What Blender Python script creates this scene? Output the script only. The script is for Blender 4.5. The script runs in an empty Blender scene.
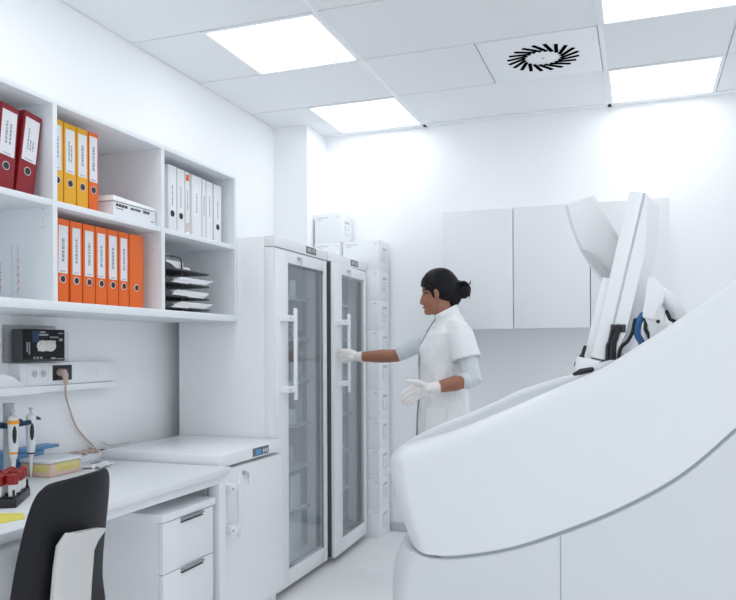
import bpy, bmesh, math, random
from mathutils import Vector, Matrix, noise
random.seed(7)
PI = math.pi
SC = bpy.context.scene
COL = SC.collection

# ---------------------------------------------------------------- camera
EYE = 1.27
cam_d = bpy.data.cameras.new('camera')
cam = bpy.data.objects.new('camera', cam_d); COL.objects.link(cam)
cam_d.sensor_width = 36.0
cam_d.lens = 744.27 / 736 * 36.0
cam_d.shift_y = (348.2 - 300) / 736
cam_d.clip_start = 0.02
cam.location = (0, 0, EYE)
cam.rotation_euler = (Matrix.Rotation(0.3492, 4, 'Z') @ Matrix.Rotation(PI / 2, 4, 'X') @ Matrix.Rotation(-0.0042, 4, 'Z')).to_euler()
SC.camera = cam

# ---------------------------------------------------------------- world, light, exposure
w = bpy.data.worlds.new('world'); SC.world = w; w.use_nodes = True
w.node_tree.nodes['Background'].inputs[0].default_value = (0.92, 0.96, 1.0, 1)
w.node_tree.nodes['Background'].inputs[1].default_value = 1.12
LAMP = 4.3                      # strength of the ceiling panels
SC.view_settings.view_transform = 'Standard'
SC.view_settings.look = 'None'
SC.view_settings.gamma = 1.0
SC.view_settings.use_curve_mapping = False
SC.view_settings.exposure = 0.08
SC.cycles.use_denoising = True
SC.cycles.max_bounces = 12
SC.cycles.diffuse_bounces = 6
SC.cycles.transparent_max_bounces = 16

# ---------------------------------------------------------------- materials
def mat(name, col, rough=0.5, metal=0.0, spec=0.5, bump=0.0, bscale=80.0, var=0.0, coat=0.0):
    m = bpy.data.materials.new(name); m.use_nodes = True
    nt = m.node_tree; b = nt.nodes['Principled BSDF']
    b.inputs['Base Color'].default_value = (*col, 1)
    b.inputs['Roughness'].default_value = rough
    b.inputs['Metallic'].default_value = metal
    b.inputs['Specular IOR Level'].default_value = spec
    b.inputs['Coat Weight'].default_value = coat
    if bump or var:
        tc = nt.nodes.new('ShaderNodeTexCoord'); n = nt.nodes.new('ShaderNodeTexNoise')
        n.inputs['Scale'].default_value = bscale; n.inputs['Detail'].default_value = 4
        nt.links.new(tc.outputs['Object'], n.inputs['Vector'])
        if bump:
            bp = nt.nodes.new('ShaderNodeBump'); bp.inputs['Strength'].default_value = bump; bp.inputs['Distance'].default_value = 0.004
            nt.links.new(n.outputs['Fac'], bp.inputs['Height']); nt.links.new(bp.outputs['Normal'], b.inputs['Normal'])
        if var:
            mx = nt.nodes.new('ShaderNodeMix'); mx.data_type = 'RGBA'
            mx.inputs['A'].default_value = (*[c * (1 - var) for c in col], 1)
            mx.inputs['B'].default_value = (*[min(1, c * (1 + var)) for c in col], 1)
            nt.links.new(n.outputs['Fac'], mx.inputs['Factor']); nt.links.new(mx.outputs['Result'], b.inputs['Base Color'])
    return m

def emit(name, col, s):
    m = bpy.data.materials.new(name); m.use_nodes = True; nt = m.node_tree
    nt.nodes.remove(nt.nodes['Principled BSDF']); e = nt.nodes.new('ShaderNodeEmission')
    e.inputs[0].default_value = (*col, 1); e.inputs[1].default_value = s
    nt.links.new(e.outputs[0], nt.nodes['Material Output'].inputs[0]); return m

def glass(name, tint, gloss=0.08, rough=0.03):
    m = bpy.data.materials.new(name); m.use_nodes = True; nt = m.node_tree
    nt.nodes.remove(nt.nodes['Principled BSDF'])
    t = nt.nodes.new('ShaderNodeBsdfTransparent'); t.inputs[0].default_value = (*tint, 1)
    g = nt.nodes.new('ShaderNodeBsdfGlossy'); g.inputs['Roughness'].default_value = rough
    x = nt.nodes.new('ShaderNodeMixShader'); x.inputs[0].default_value = gloss
    nt.links.new(t.outputs[0], x.inputs[1]); nt.links.new(g.outputs[0], x.inputs[2])
    nt.links.new(x.outputs[0], nt.nodes['Material Output'].inputs[0]); return m

M = dict(
    wall=mat('wall_paint', (0.875, 0.89, 0.91), 0.7, bump=0.05, bscale=150),
    ceil=mat('ceiling_tile', (0.80, 0.815, 0.83), 0.8, bump=0.03, bscale=300),
    bar=mat('ceiling_bar', (0.84, 0.86, 0.88), 0.5),
    floor=mat('vinyl_floor', (0.91, 0.915, 0.925), 0.35, var=0.03, bscale=6),
    white=mat('white_lacquer', (0.84, 0.855, 0.88), 0.4),
    appl=mat('appliance_white', (0.84, 0.855, 0.875), 0.3),
    inner=mat('liner_white', (0.88, 0.90, 0.92), 0.5),
    shelfw=mat('melamine_white', (0.80, 0.83, 0.86), 0.5),
    desk=mat('desk_laminate', (0.78, 0.805, 0.835), 0.4),
    grey=mat('pale_grey', (0.55, 0.58, 0.61), 0.5),
    postgrey=mat('post_grey', (0.36, 0.38, 0.40), 0.5),
    gasket=mat('gasket_grey', (0.085, 0.095, 0.105), 0.6),
    midgrey=mat('mid_grey', (0.30, 0.32, 0.34), 0.5),
    steel=mat('brushed_steel', (0.60, 0.62, 0.64), 0.35, metal=0.9),
    black=mat('black_plastic', (0.012, 0.013, 0.016), 0.45), slot=mat('slot_black', (0.004, 0.004, 0.005), 1.0, spec=0.0),
    shell=mat('chair_shell', (0.009, 0.009, 0.013), 0.6, spec=0.3, bump=0.06, bscale=400),
    chairw=mat('chair_white', (0.60, 0.60, 0.595), 0.45),
    red=mat('red_board', (0.25, 0.006, 0.014), 0.45, var=0.1, bscale=30),
    yellow=mat('yellow_board', (0.82, 0.40, 0.012), 0.5, var=0.05, bscale=30),
    orange=mat('orange_board', (0.80, 0.135, 0.008), 0.5, var=0.05, bscale=30),
    paper=mat('paper', (0.84, 0.85, 0.87), 0.75),
    label=mat('label_paper', (0.76, 0.76, 0.80), 0.7),
    ink=mat('ink', (0.07, 0.07, 0.08), 0.7),
    inkpale=mat('pale_ink', (0.35, 0.37, 0.40), 0.7),
    carton=mat('white_carton', (0.84, 0.855, 0.88), 0.65, bump=0.04, bscale=60),
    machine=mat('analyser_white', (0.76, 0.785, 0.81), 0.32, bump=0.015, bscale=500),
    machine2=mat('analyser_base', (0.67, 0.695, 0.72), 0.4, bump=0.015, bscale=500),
    groove=mat('groove_grey', (0.36, 0.40, 0.43), 0.6),
    tunic=mat('white_cotton', (0.82, 0.835, 0.85), 0.85, bump=0.08, bscale=300),
    under=mat('pale_jersey', (0.66, 0.70, 0.74), 0.9, bump=0.15, bscale=120),
    skin=mat('skin', (0.33, 0.14, 0.085), 0.5, bump=0.03, bscale=200),
    glove=mat('latex_glove', (0.80, 0.77, 0.75), 0.45),
    hair=mat('black_hair', (0.007, 0.007, 0.010), 0.55, spec=0.18, bump=0.4, bscale=90),
    eye=mat('eye_white', (0.34, 0.32, 0.31), 0.3),
    lip=mat('lip', (0.28, 0.08, 0.07), 0.5),
    blue=mat('blue_plastic', (0.10, 0.27, 0.50), 0.45),
    darkblue=mat('dark_blue', (0.012, 0.04, 0.10), 0.5),
    bluecable=mat('blue_cable', (0.02, 0.12, 0.32), 0.5),
    pink=mat('pink_plastic', (0.70, 0.50, 0.44), 0.4),
    paleyellow=mat('pale_yellow', (0.66, 0.58, 0.22), 0.5),
    note=mat('note_yellow', (0.75, 0.68, 0.12), 0.7),
    amber=mat('amber_ring', (0.9, 0.35, 0.02), 0.4),
    cap=mat('red_cap', (0.27, 0.007, 0.007), 0.45),
    cord=mat('pinkish_cord', (0.55, 0.42, 0.37), 0.5),
    cordw=mat('white_cord', (0.72, 0.72, 0.73), 0.5),
    mesh=mat('dark_metal', (0.035, 0.038, 0.042), 0.45),
    lcd=mat('lcd_panel', (0.13, 0.15, 0.17), 0.25),
    lcdblue=emit('lcd_blue', (0.12, 0.32, 0.62), 0.7),
    lcdpale=emit('lcd_pale', (0.55, 0.62, 0.66), 0.6),
    light=emit('light_panel', (0.95, 0.98, 1.0), LAMP),
    pane=glass('fridge_glass', (0.94, 0.965, 0.98), 0.20, 0.08),
    clear=glass('clear_acrylic', (0.965, 0.97, 0.975), 0.05, 0.1),
    frost=mat('frosted_plastic', (0.72, 0.74, 0.76), 0.5),
    purple=mat('mark_red', (0.45, 0.10, 0.08), 0.6),
)

# ---------------------------------------------------------------- mesh helpers
class MB:
    """collects shapes; build() links them as ONE mesh object"""
    def __init__(s): s.bm = bmesh.new()
    def _merge(s, b, mtx=None):
        if mtx is not None: bmesh.ops.transform(b, matrix=mtx, verts=b.verts)
        me = bpy.data.meshes.new('tmp'); b.to_mesh(me); b.free(); s.bm.from_mesh(me); bpy.data.meshes.remove(me); return s
    def box(s, x0, x1, y0, y1, z0, z1, bev=0.0, seg=2, mtx=None):
        b = bmesh.new(); bmesh.ops.create_cube(b, size=1)
        for v in b.verts:
            v.co = Vector(((x0 + x1) / 2 + v.co.x * abs(x1 - x0), (y0 + y1) / 2 + v.co.y * abs(y1 - y0), (z0 + z1) / 2 + v.co.z * abs(z1 - z0)))
        if bev: bmesh.ops.bevel(b, geom=list(b.edges), offset=bev, segments=seg, affect='EDGES', profile=0.5)
        return s._merge(b, mtx)
    def cyl(s, p, q, r, r2=None, seg=16):
        p, q = Vector(p), Vector(q); r2 = r if r2 is None else r2
        b = bmesh.new(); L = (q - p).length
        bmesh.ops.create_cone(b, cap_ends=True, segments=seg, radius1=r, radius2=r2, depth=L)
        return s._merge(b, Matrix.Translation((p + q) / 2) @ (q - p).to_track_quat('Z', 'Y').to_matrix().to_4x4())
    def ball(s, c, r, seg=20, mtx=None):
        b = bmesh.new(); bmesh.ops.create_uvsphere(b, u_segments=seg, v_segments=seg // 2 + 2, radius=1)
        r = (r, r, r) if isinstance(r, (int, float)) else r
        m = Matrix.Translation(c) @ (mtx or Matrix.Identity(4)) @ Matrix.Diagonal((*r, 1))
        return s._merge(b, m)
    def tube(s, pts, rad, seg=10, flat=None):
        """tapered tube through pts with round ends; rad a number or list; flat=(a,b) squashes the section"""
        pts = [Vector(p) for p in pts]; n = len(pts)
        rad = [rad] * n if isinstance(rad, (int, float)) else rad
        b = bmesh.new(); rings = []
        ref = None
        for i, p in enumerate(pts):
            t = (pts[min(i + 1, n - 1)] - pts[max(i - 1, 0)]).normalized()
            if ref is None:
                ref = Vector((0, 0, 1)) if abs(t.z) < 0.9 else Vector((1, 0, 0))
            u = (ref - t * ref.dot(t)).normalized(); ref = u; v = t.cross(u)
            fa, fb = flat or (1, 1)
            if i == 0:
                for k, (o, sc) in enumerate(((0.9, 0.35), (0.55, 0.8))):
                    rings.append([b.verts.new(p - t * rad[0] * o + (u * math.cos(a) * fa + v * math.sin(a) * fb) * rad[0] * sc) for a in [2 * PI * j / seg for j in range(seg)]])
            rings.append([b.verts.new(p + (u * math.cos(a) * fa + v * math.sin(a) * fb) * rad[i]) for a in [2 * PI * j / seg for j in range(seg)]])
            if i == n - 1:
                for o, sc in ((0.55, 0.8), (0.9, 0.35)):
                    rings.append([b.verts.new(p + t * rad[i] * o + (u * math.cos(a) * fa + v * math.sin(a) * fb) * rad[i] * sc) for a in [2 * PI * j / seg for j in range(seg)]])
        for A, B in zip(rings, rings[1:]):
            for j in range(seg): b.faces.new((A[j], A[(j + 1) % seg], B[(j + 1) % seg], B[j]))
        b.faces.new(rings[0][::-1]); b.faces.new(rings[-1])
        bmesh.ops.recalc_face_normals(b, faces=b.faces)
        return s._merge(b)
    def rings(s, rr, cap=True):
        """loft through closed rings of equal length"""
        b = bmesh.new(); R = [[b.verts.new(p) for p in r] for r in rr]; n = len(R[0])
        for A, B in zip(R, R[1:]):
            for j in range(n): b.faces.new((A[j], A[(j + 1) % n], B[(j + 1) % n], B[j]))
        if cap: b.faces.new(R[0][::-1]); b.faces.new(R[-1])
        bmesh.ops.recalc_face_normals(b, faces=b.faces); return s._merge(b)
    def lathe(s, prof, c, seg=24):
        c = Vector(c)
        return s.rings([[c + Vector((r * math.cos(2 * PI * j / seg), r * math.sin(2 * PI * j / seg), z)) for j in range(seg)] for r, z in prof])
    def prism(s, poly, axis, a, b_):
        """polygon of 2-D points pushed along axis from a to b; for Y the 2-D points are (x, z), for X (y, z), for Z (x, y)"""
        def P(p, t): return {'Y': Vector((p[0], t, p[1])), 'X': Vector((t, p[0], p[1])), 'Z': Vector((p[0], p[1], t))}[axis]
        return s.rings([[P(p, a) for p in poly], [P(p, b_) for p in poly]])
    def xf(s, m): bmesh.ops.transform(s.bm, matrix=m, verts=s.bm.verts); return s
    def build(s, name, m, parent=None, smooth=None, loc=None):
        me = bpy.data.meshes.new(name)
        if loc is not None: bmesh.ops.translate(s.bm, vec=-Vector(loc), verts=s.bm.verts)
        s.bm.to_mesh(me); s.bm.free()
        me.materials.append(M[m] if isinstance(m, str) else m)
        if smooth is None: smooth = 35
        if smooth:
            me.polygons.foreach_set('use_smooth', [True] * len(me.polygons)); me.set_sharp_from_angle(angle=math.radians(smooth))
        o = bpy.data.objects.new(name, me); COL.objects.link(o)
        if loc is not None: o.location = loc
        if parent is not None:
            o.parent = parent
            if parent.type == 'EMPTY': o.matrix_parent_inverse = Matrix.Translation(-Vector(parent.location))
        return o

def smooth_path(k, n=6):
    k = [Vector(p) for p in k]; out = []
    for i in range(len(k) - 1):
        p0, p1, p2, p3 = k[max(i - 1, 0)], k[i], k[i + 1], k[min(i + 2, len(k) - 1)]
        for j in range(n):
            s = j / n
            out.append(0.5 * ((2 * p1) + (-p0 + p2) * s + (2 * p0 - 5 * p1 + 4 * p2 - p3) * s * s + (-p0 + 3 * p1 - 3 * p2 + p3) * s ** 3))
    return out + [k[-1]]
def tag(o, label, cat, group=None):
    o['label'] = label; o['category'] = cat
    if group: o['group'] = group
    return o
def thing(name, loc, label, cat, group=None):
    o = bpy.data.objects.new(name, None); COL.objects.link(o); o.location = loc; o.empty_display_size = 0.05
    return tag(o, label, cat, group)
def finish(root, rz=None):
    if rz is not None: root.rotation_euler = (0, 0, rz)
    return root
def struct(o): o['kind'] = 'structure'; return o
def bake(o, mods):
    """apply modifiers without operators"""
    for t, kw in mods:
        md = o.modifiers.new(t, t)
        for k, v in kw.items(): setattr(md, k, v)
    bpy.context.view_layer.update()
    dg = bpy.context.evaluated_depsgraph_get()
    me = bpy.data.meshes.new_from_object(o.evaluated_get(dg))
    old = o.data; o.modifiers.clear(); o.data = me; me.name = old.name if False else o.name
    me.polygons.foreach_set('use_smooth', [True] * len(me.polygons))
    return o

# ---------------------------------------------------------------- the room
WX = -2.36            # left wall
BY = 4.93             # back wall
RX, FY = 2.6, -1.5    # open sides of the built part of the room, out of the picture
CZ = 2.787            # ceiling
struct(MB().box(WX - 0.1, RX + 0.1, FY - 0.1, BY + 0.1, -0.1, 0).build('floor', 'floor'))
struct(MB().box(WX - 0.1, WX, FY - 0.1, BY + 0.1, 0, CZ + 0.06).build('wall_left', 'wall'))
struct(MB().box(WX, RX, BY, BY + 0.1, 0, CZ + 0.06).build('wall_back', 'wall'))
struct(MB().box(WX, -2.11, 4.60, BY, 0, CZ).build('wall_pillar', 'wall'))
struct(MB().box(-2.11, RX, BY - 0.012, BY, 0, 0.06, 0.003).build('baseboard_back', 'grey'))

# ceiling: tiles with open joints under a slab, bars between the bays
TX, TY = -1.366, 4.87
cols = {k: TX + 0.6 * k for k in range(-2, 8)}
def rowy(k): return TY - 0.6 * k
tiles = MB(); grid = MB()
tiles.box(WX, RX, FY, BY, CZ + 0.012, CZ + 0.06)
lights_at = []
G = 0.004
def tile(x0, x1, y0, y1): tiles.box(max(x0, WX) + G, min(x1, RX) - G, max(y0, FY) + G, y1 - G, CZ, CZ + 0.013)
A, B, Cc, D, E_ = TX - 0.6, TX, TX + 0.6, TX + 1.2, TX + 1.8
r = 0
while rowy(r) > FY:
    y1, y0 = rowy(r), rowy(r + 1)
    if r % 2 == 0:
        tile(WX, A, y0, y1); tile(B, D, y0, y1); tile(E_, E_ + 1.2, y0, y1); tile(E_ + 1.2, RX, y0, y1)
        if r < 8: lights_at += [((A + B) / 2, (y0 + y1) / 2, r), ((D + E_) / 2, (y0 + y1) / 2, r)]
        else: tile(A, B, y0, y1); tile(D, E_, y0, y1)
    else:
        tile(WX, B, y0, y1)
        if r == 1: tile(B, Cc, y0, y1)
        else: tile(B, D, y0, y1)
        tile(D, E_, y0, y1); tile(E_, RX, y0, y1)
    r += 1
struct(tiles.build('ceiling', 'ceil'))
for x in (B, D): grid.box(x - 0.012, x + 0.012, FY, BY, CZ - 0.003, CZ + 0.005, 0.001)
grid.box(WX, RX, TY, BY, CZ - 0.003, CZ + 0.005, 0.001)
struct(grid.build('trim_1', 'bar'))

names = {(0, -1): 'lit square ceiling panel beside the corner pillar at the back wall',
         (0, 1): 'lit square ceiling panel at the back wall right of the round vent',
         (2, -1): 'largest lit ceiling panel, above the binder shelves',
         (2, 1): 'lit ceiling panel cut by the top edge, right of the round vent'}
for x, y, r in lights_at:
    s = 1 if x > -0.5 else -1
    lb = names.get((r, s), 'lit ceiling panel over the near part of the room %s, %s' % ('left' if s < 0 else 'right', 'first row before the camera' if r == 4 else 'row above the camera'))
    t = thing('ceiling_light', (x, y, CZ), lb, 'ceiling light', 'square ceiling light panels')
    f = MB()
    for a, b_, c, d in ((-.297, .297, -.297, -.278), (-.297, .297, .278, .297), (-.297, -.278, -.278, .278), (.278, .297, -.278, .278)):
        f.box(x + a, x + b_, y + c, y + d, CZ - 0.006, CZ + 0.012, 0.001)
    f.build('frame', 'bar', t)
    MB().box(x - .278, x + .278, y - .278, y + .278, CZ - 0.002, CZ + 0.010).build('diffuser', 'light', t)

# round swirl vent
vx, vy = (Cc + D) / 2, rowy(1.5)
t = thing('ceiling_vent', (vx, vy, CZ), 'white square ceiling vent with a ring of black swirl slots', 'air vent')
MB().box(vx - .296, vx + .284, vy - .296, vy + .296, CZ - 0.004, CZ + 0.012, 0.002).build('plate', 'bar', t)
for k in range(20):
    a = 2 * PI * k / 20
    m = Matrix.Translation((vx, vy, CZ - 0.005)) @ Matrix.Rotation(a, 4, 'Z') @ Matrix.Translation((0.133, 0, 0)) @ Matrix.Rotation(math.radians(-32), 4, 'Z')
    MB().box(-.055, .055, -.0095, .0095, -0.0015, 0.004, mtx=m).build('slot', 'slot', t)
MB().cyl((vx, vy, CZ - 0.007), (vx, vy, CZ), 0.006).build('screw', 'midgrey', t)

# ---------------------------------------------------------------- wall shelf unit on the left wall
SXF, SXB = -1.92, WX
sh = thing('wall_shelf', (WX, 2.1, 1.41), 'long white open wall shelf full of coloured binders above the desk', 'shelf')
Y0, Y1 = 0.9, 3.33
MB().box(SXB, SXF, Y0, Y1, 2.130, 2.152, 0.0015).build('top_board', 'shelfw', sh)
MB().box(SXB, SXF, Y0, Y1, 1.408, 1.440, 0.0015).build('bottom_board', 'shelfw', sh)
MB().box(SXB, -2.31, Y0, Y1, 1.440, 2.130).build('back_panel', 'shelfw', sh)
divs = [(2.066, 2.087), (2.695, 2.718)]
def pegholes(mb, y, xs, zs):
    for x in xs:
        for z in zs: mb.cyl((x, y - 0.0006, z), (x, y + 0.002, z), 0.0035, seg=8)
for a, b_ in divs + [(Y1 - 0.02, Y1), (Y0, Y0 + 0.02)]:
    o = MB().box(-2.31, SXF - 0.0005, a, b_, 1.440, 2.130).build('side_panel' if b_ in (Y1, Y0 + 0.02) else 'divider', 'shelfw', sh)
    if b_ > 1:
        for zq in (1.70, 1.732, 1.764) if b_ != Y1 else (1.66, 1.695, 1.73, 1.764, 1.84, 1.872, 1.904, 1.936):
            hm = MB(); pegholes(hm, a, (-1.965,), (zq,)); hm.build('peg_hole', 'grey', o)
bays = [(Y0 + 0.02, 2.066), (2.087, 2.695), (2.718, Y1 - 0.02)]
for a, b_ in bays: MB().box(-2.31, SXF - 0.003, a, b_, 1.772, 1.794, 0.001).build('shelf_board', 'shelfw', sh)

# ---------------------------------------------------------------- binders
def lines_on(mb, x, y0, y1, z0, z1, rows, seed, gap=0.5):
    """rows of broken print strokes running up a spine"""
    rg = random.Random(seed); wy = (y1 - y0) / rows
    for i in range(rows):
        z = z0; ya = y0 + wy * i + wy * 0.25; yb = y0 + wy * (i + 1) - wy * 0.25
        zt = z1 - rg.random() * (z1 - z0) * (0.1 if i == 0 else 0.6)
        while z < zt:
            l = 0.004 + rg.random() * 0.010
            mb.box(x - 0.0004, x + 0.0004, ya, yb, z, min(z + l, zt)); z += l + 0.002 + rg.random() * 0.002
def binder(y0, y1, z, h, colour, lab, label_text, group, lean=0.0, rows=1, hole=True, seed=1, xf=-1.96, dep=0.285, labz=(0.40, 0.93), lm='label', rim='steel'):
    """lever-arch file standing at z with its spine to the room"""
    wd = y1 - y0
    t = thing('ring_binder', (xf, y0 if lean <= 0 else y1, z), label_text, 'binder', group)
    mb = MB()
    mb.box(xf - dep, xf, y0, y0 + 0.003, z, z + h, 0.001)            # near cover
    mb.box(xf - dep, xf, y1 - 0.003, y1, z, z + h, 0.001)            # far cover
    mb.box(xf - 0.003, xf, y0, y1, z, z + h, 0.0012)                 # spine
    o = mb.build('cover', colour, t)
    MB().box(xf - dep + 0.012, xf - 0.004, y0 + 0.004, y1 - 0.004, z + 0.006, z + h - 0.012).build('pages', 'paper', t)
    ym = (y0 + y1) / 2
    if lab:
        hw = wd * lab / 2
        l = MB().box(xf, xf + 0.0008, ym - hw, ym + hw, z + h * labz[0], z + h * labz[1]).build('label', lm, t)
        p = MB(); lines_on(p, xf + 0.001, ym - hw * 0.55, ym + hw * 0.55, z + h * (labz[0] + 0.14), z + h * (labz[1] - 0.12), rows, seed)
        p.build('print', 'inkpale', l)
        p = MB(); p.box(xf + 0.0006, xf + 0.0014, ym - hw * 0.6, ym + hw * 0.5, z + h * (labz[0] + 0.02), z + h * (labz[0] + 0.030)); p.build('footer_print', 'inkpale', l)
    if hole:
        zc = z + h * 0.28
        rg = MB(); rg.cyl((xf - 0.001, ym, zc), (xf + 0.0012, ym, zc), 0.0145, seg=20); rg.build('hole_rim', rim, t)
        hl = MB(); hl.cyl((xf - 0.001, ym, zc), (xf + 0.0018, ym, zc), 0.0118, seg=20); hl.build('finger_hole', 'black', t)
    if lean: t.rotation_euler = (-lean, 0, 0)
    return t
ZT, ZB = 1.794, 1.440
G1, G2, G3, G4 = 'red binders on the top shelf', 'yellow and orange binders on the top shelf', 'orange binders on the lower shelf', 'white files on the top shelf'
binder(1.853, 1.929, ZT + 0.0005, 0.285, 'red', 0.80, 'dark red binder cut by the left picture edge, leaning on another red one', G1, lean=0.10, rows=2, seed=3)
binder(1.940, 2.018, ZT + 0.0005, 0.285, 'red', 0.80, 'dark red binder next to the shelf divider, three lines on its label', G1, lean=0.145, rows=3, seed=4)
binder(2.100, 2.160, ZT, 0.305, 'yellow', 0.66, 'yellow binder half hidden behind the shelf divider', G2, seed=5)
binder(2.163, 2.226, ZT, 0.303, 'yellow', 0.72, 'middle of three yellow binders, two lines on its spine label', G2, rows=2, seed=6)
binder(2.229, 2.289, ZT, 0.303, 'yellow', 0.72, 'yellow binder touching the single orange one on the top shelf', G2, rows=1, seed=7)
binder(2.292, 2.345, ZT, 0.304, 'orange', 0.80, 'only orange binder on the top shelf, beside the white carton', G2, labz=(0.38, 0.95), seed=8)
og = [(2.122, 2.184, .74, 'leftmost orange binder of the lower row, beside the divider'), (2.194, 2.256, .66, 'second orange binder from the left in the lower row'),
      (2.260, 2.326, .68, 'third orange binder from the left in the lower row'), (2.329, 2.393, .66, 'middle orange binder of the seven in the lower row'),
      (2.396, 2.461, .70, 'orange binder with a label corner peeling up, third from right'), (2.464, 2.527, .64, 'narrow orange binder next to the one without a label'),
      (2.531, 2.622, 0, 'wide orange binder at the right end with no paper label')]
for i, (a, b_, lw, lb) in enumerate(og):
    t = binder(a, b_, ZB, 0.303, 'orange', lw, lb, G3, lean=0.02 if i < 1 else 0, seed=20 + i, rows=1, labz=(0.35, 0.92), rim='label')
    if i == 4:
        pk = MB().prism([(2.403, 1.546), (2.417, 1.546), (2.403, 1.562)], 'X', -1.9585, -1.9545); pk.build('peeled_corner', 'label', t)
# white files
wf = [(2.806, 2.872, 'white binder with a finger hole, leftmost white file in view', True, 0), (2.875, 2.936, 'white binder with a finger hole, second from the left', True, 0),
      (2.940, 2.976, 'slim white file with orange square patches on its spine', False, 1), (2.992, 3.078, 'widest white file, plain spine, in the middle of the bay', False, 0),
      (3.081, 3.114, 'slim plain white file right of the widest one', False, 0), (3.117, 3.176, 'plain white file left of the rightmost holed binder', False, 0),
      (3.186, 3.256, 'white binder with a finger hole, rightmost of the white files', True, 0)]
for i, (a, b_, lb, hole, patch) in enumerate(wf):
    t = binder(a, b_, ZT, 0.300 - (0.002 * i), 'paper', 0.0, lb, G4, hole=hole, xf=-1.965, rim='black', seed=40 + i)
    p = MB(); ym = (a + b_) / 2
    lines_on(p, -1.9645, ym - 0.006, ym + 0.006, ZT + 0.12, ZT + 0.22, 1, 50 + i); p.build('print', 'inkpale', t)
    if patch:
        MB().box(-1.9655, -1.9645, a + 0.006, b_ - 0.006, ZT + 0.255, ZT + 0.285).build('orange_patch', 'orange', t)
        MB().box(-1.9655, -1.9645, a + 0.006, b_ - 0.006, ZT + 0.020, ZT + 0.060).build('pale_orange_patch', 'pink', t)
# white flat carton
t = thing('flat_carton', (-2.1, 2.55, ZT), 'flat white carton with a loose lid beside the orange binder, top shelf', 'box')
MB().box(-2.25, -1.945, 2.415, 2.685, ZT, ZT + 0.062, 0.002).build('box_body', 'carton', t)
l = MB(); l.rings([[Vector(p) for p in ((-2.26, 2.395, ZT + 0.064), (-1.937, 2.405, ZT + 0.064), (-1.937, 2.690, ZT + 0.064), (-2.26, 2.690, ZT + 0.064))],
                   [Vector(p) for p in ((-2.25, 2.405, ZT + 0.090), (-1.948, 2.415, ZT + 0.086), (-1.948, 2.680, ZT + 0.078), (-2.25, 2.680, ZT + 0.080))]])
l.build('lid', 'carton', t)
p = MB(); rg = random.Random(5); y = 2.43
for k in range(16):
    l = 0.006 + rg.random() * 0.012
    if k not in (4, 9): p.box(-1.9455, -1.9442, y, y + l, ZT + 0.044, ZT + (0.055 if k < 4 or k > 9 else 0.053))
    y += l + 0.003
    if y > 2.645: break
p.box(-1.9455, -1.9442, 2.432, 2.475, ZT + 0.035, ZT + 0.038); p.box(-1.9455, -1.9442, 2.655, 2.675, ZT + 0.015, ZT + 0.018)
p.build('print', 'ink', t)

# letter trays
t = thing('letter_tray', (-2.1, 2.93, ZB), 'black wire letter tray tower in the lower right shelf bay', 'letter tray')
tz = [ZB + 0.012, ZB + 0.064, ZB + 0.124, ZB + 0.184]
for z in tz:
    mb = MB(); mb.prism([(-2.28, 2.765), (-1.955, 2.765), (-1.945, 2.80), (-1.945, 3.06), (-1.965, 3.13), (-2.28, 3.13)], 'Z', z, z + 0.004)
    mb.prism([(2.765, z), (3.12, z), (3.11, z + 0.006), (2.84, z + 0.009), (2.80, z + 0.026), (2.765, z + 0.030)], 'X', -1.952, -1.948)
    mb.prism([(2.765, z), (3.13, z), (3.13, z + 0.020), (2.765, z + 0.030)], 'X', -2.282, -2.279); mb.box(-2.28, -1.955, 2.764, 2.767, z, z + 0.028)
    mb.build('tray', 'mesh', t)
MB().cyl((-1.962, 2.905, ZB), (-1.962, 2.905, ZB + 0.225), 0.004, seg=8).build('post', 'mesh', t)
for y in (2.767, 3.125):
    MB().cyl((-2.277, y, ZB), (-2.277, y, ZB + 0.215), 0.003, seg=8).build('post', 'mesh', t)
MB().cyl((-1.962, 2.769, ZB), (-1.962, 2.769, ZB + 0.225), 0.003, seg=8).build('post', 'mesh', t)
MB().tube(smooth_path([(-1.962, 2.769, ZB + 0.222), (-1.962, 2.785, ZB + 0.242), (-1.962, 2.885, ZB + 0.244), (-1.962, 2.905, ZB + 0.222)]), 0.003).build('top_wire', 'mesh', t)
for i, (z, dx, lb) in enumerate(((tz[0], .02, 'loose white papers in the lowest black letter tray'), (tz[1], .03, 'pile of papers sticking out of the second letter tray'), (tz[2], .01, 'white papers in the third letter tray from below'))):
    mb = MB(); rg = random.Random(i)
    for k in range(8):
        m = Matrix.Translation((-2.088, 2.935 + 0.012 * k * (1 if i != 1 else 0.6), z + 0.005 + 0.0036 * k)) @ Matrix.Rotation(rg.uniform(-.05, .05), 4, 'Z')
        mb.box(-.145, .140, -.14, .13, 0, 0.003, mtx=m)
    tag(mb.build('paper_stack', 'paper', loc=(-2.115, 2.9, z + 0.003)), lb, 'paper', 'papers in the letter trays')
o = MB().box(-2.08, -1.97, 2.80, 2.93, tz[3] + 0.003, tz[3] + 0.045, 0.002).build('small_carton', 'paper', loc=(-2.02, 2.865, tz[3] + 0.003)); tag(o, 'small pale box lying in the top letter tray', 'box')
o = MB().ball((-1.985, 2.965, tz[3] + 0.015), (0.022, 0.03, 0.012)).build('crumpled_paper', 'paper', loc=(-1.985, 2.965, tz[3] + 0.003)); tag(o, 'crumpled white scrap beside the small box in the top letter tray', 'paper')

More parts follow.
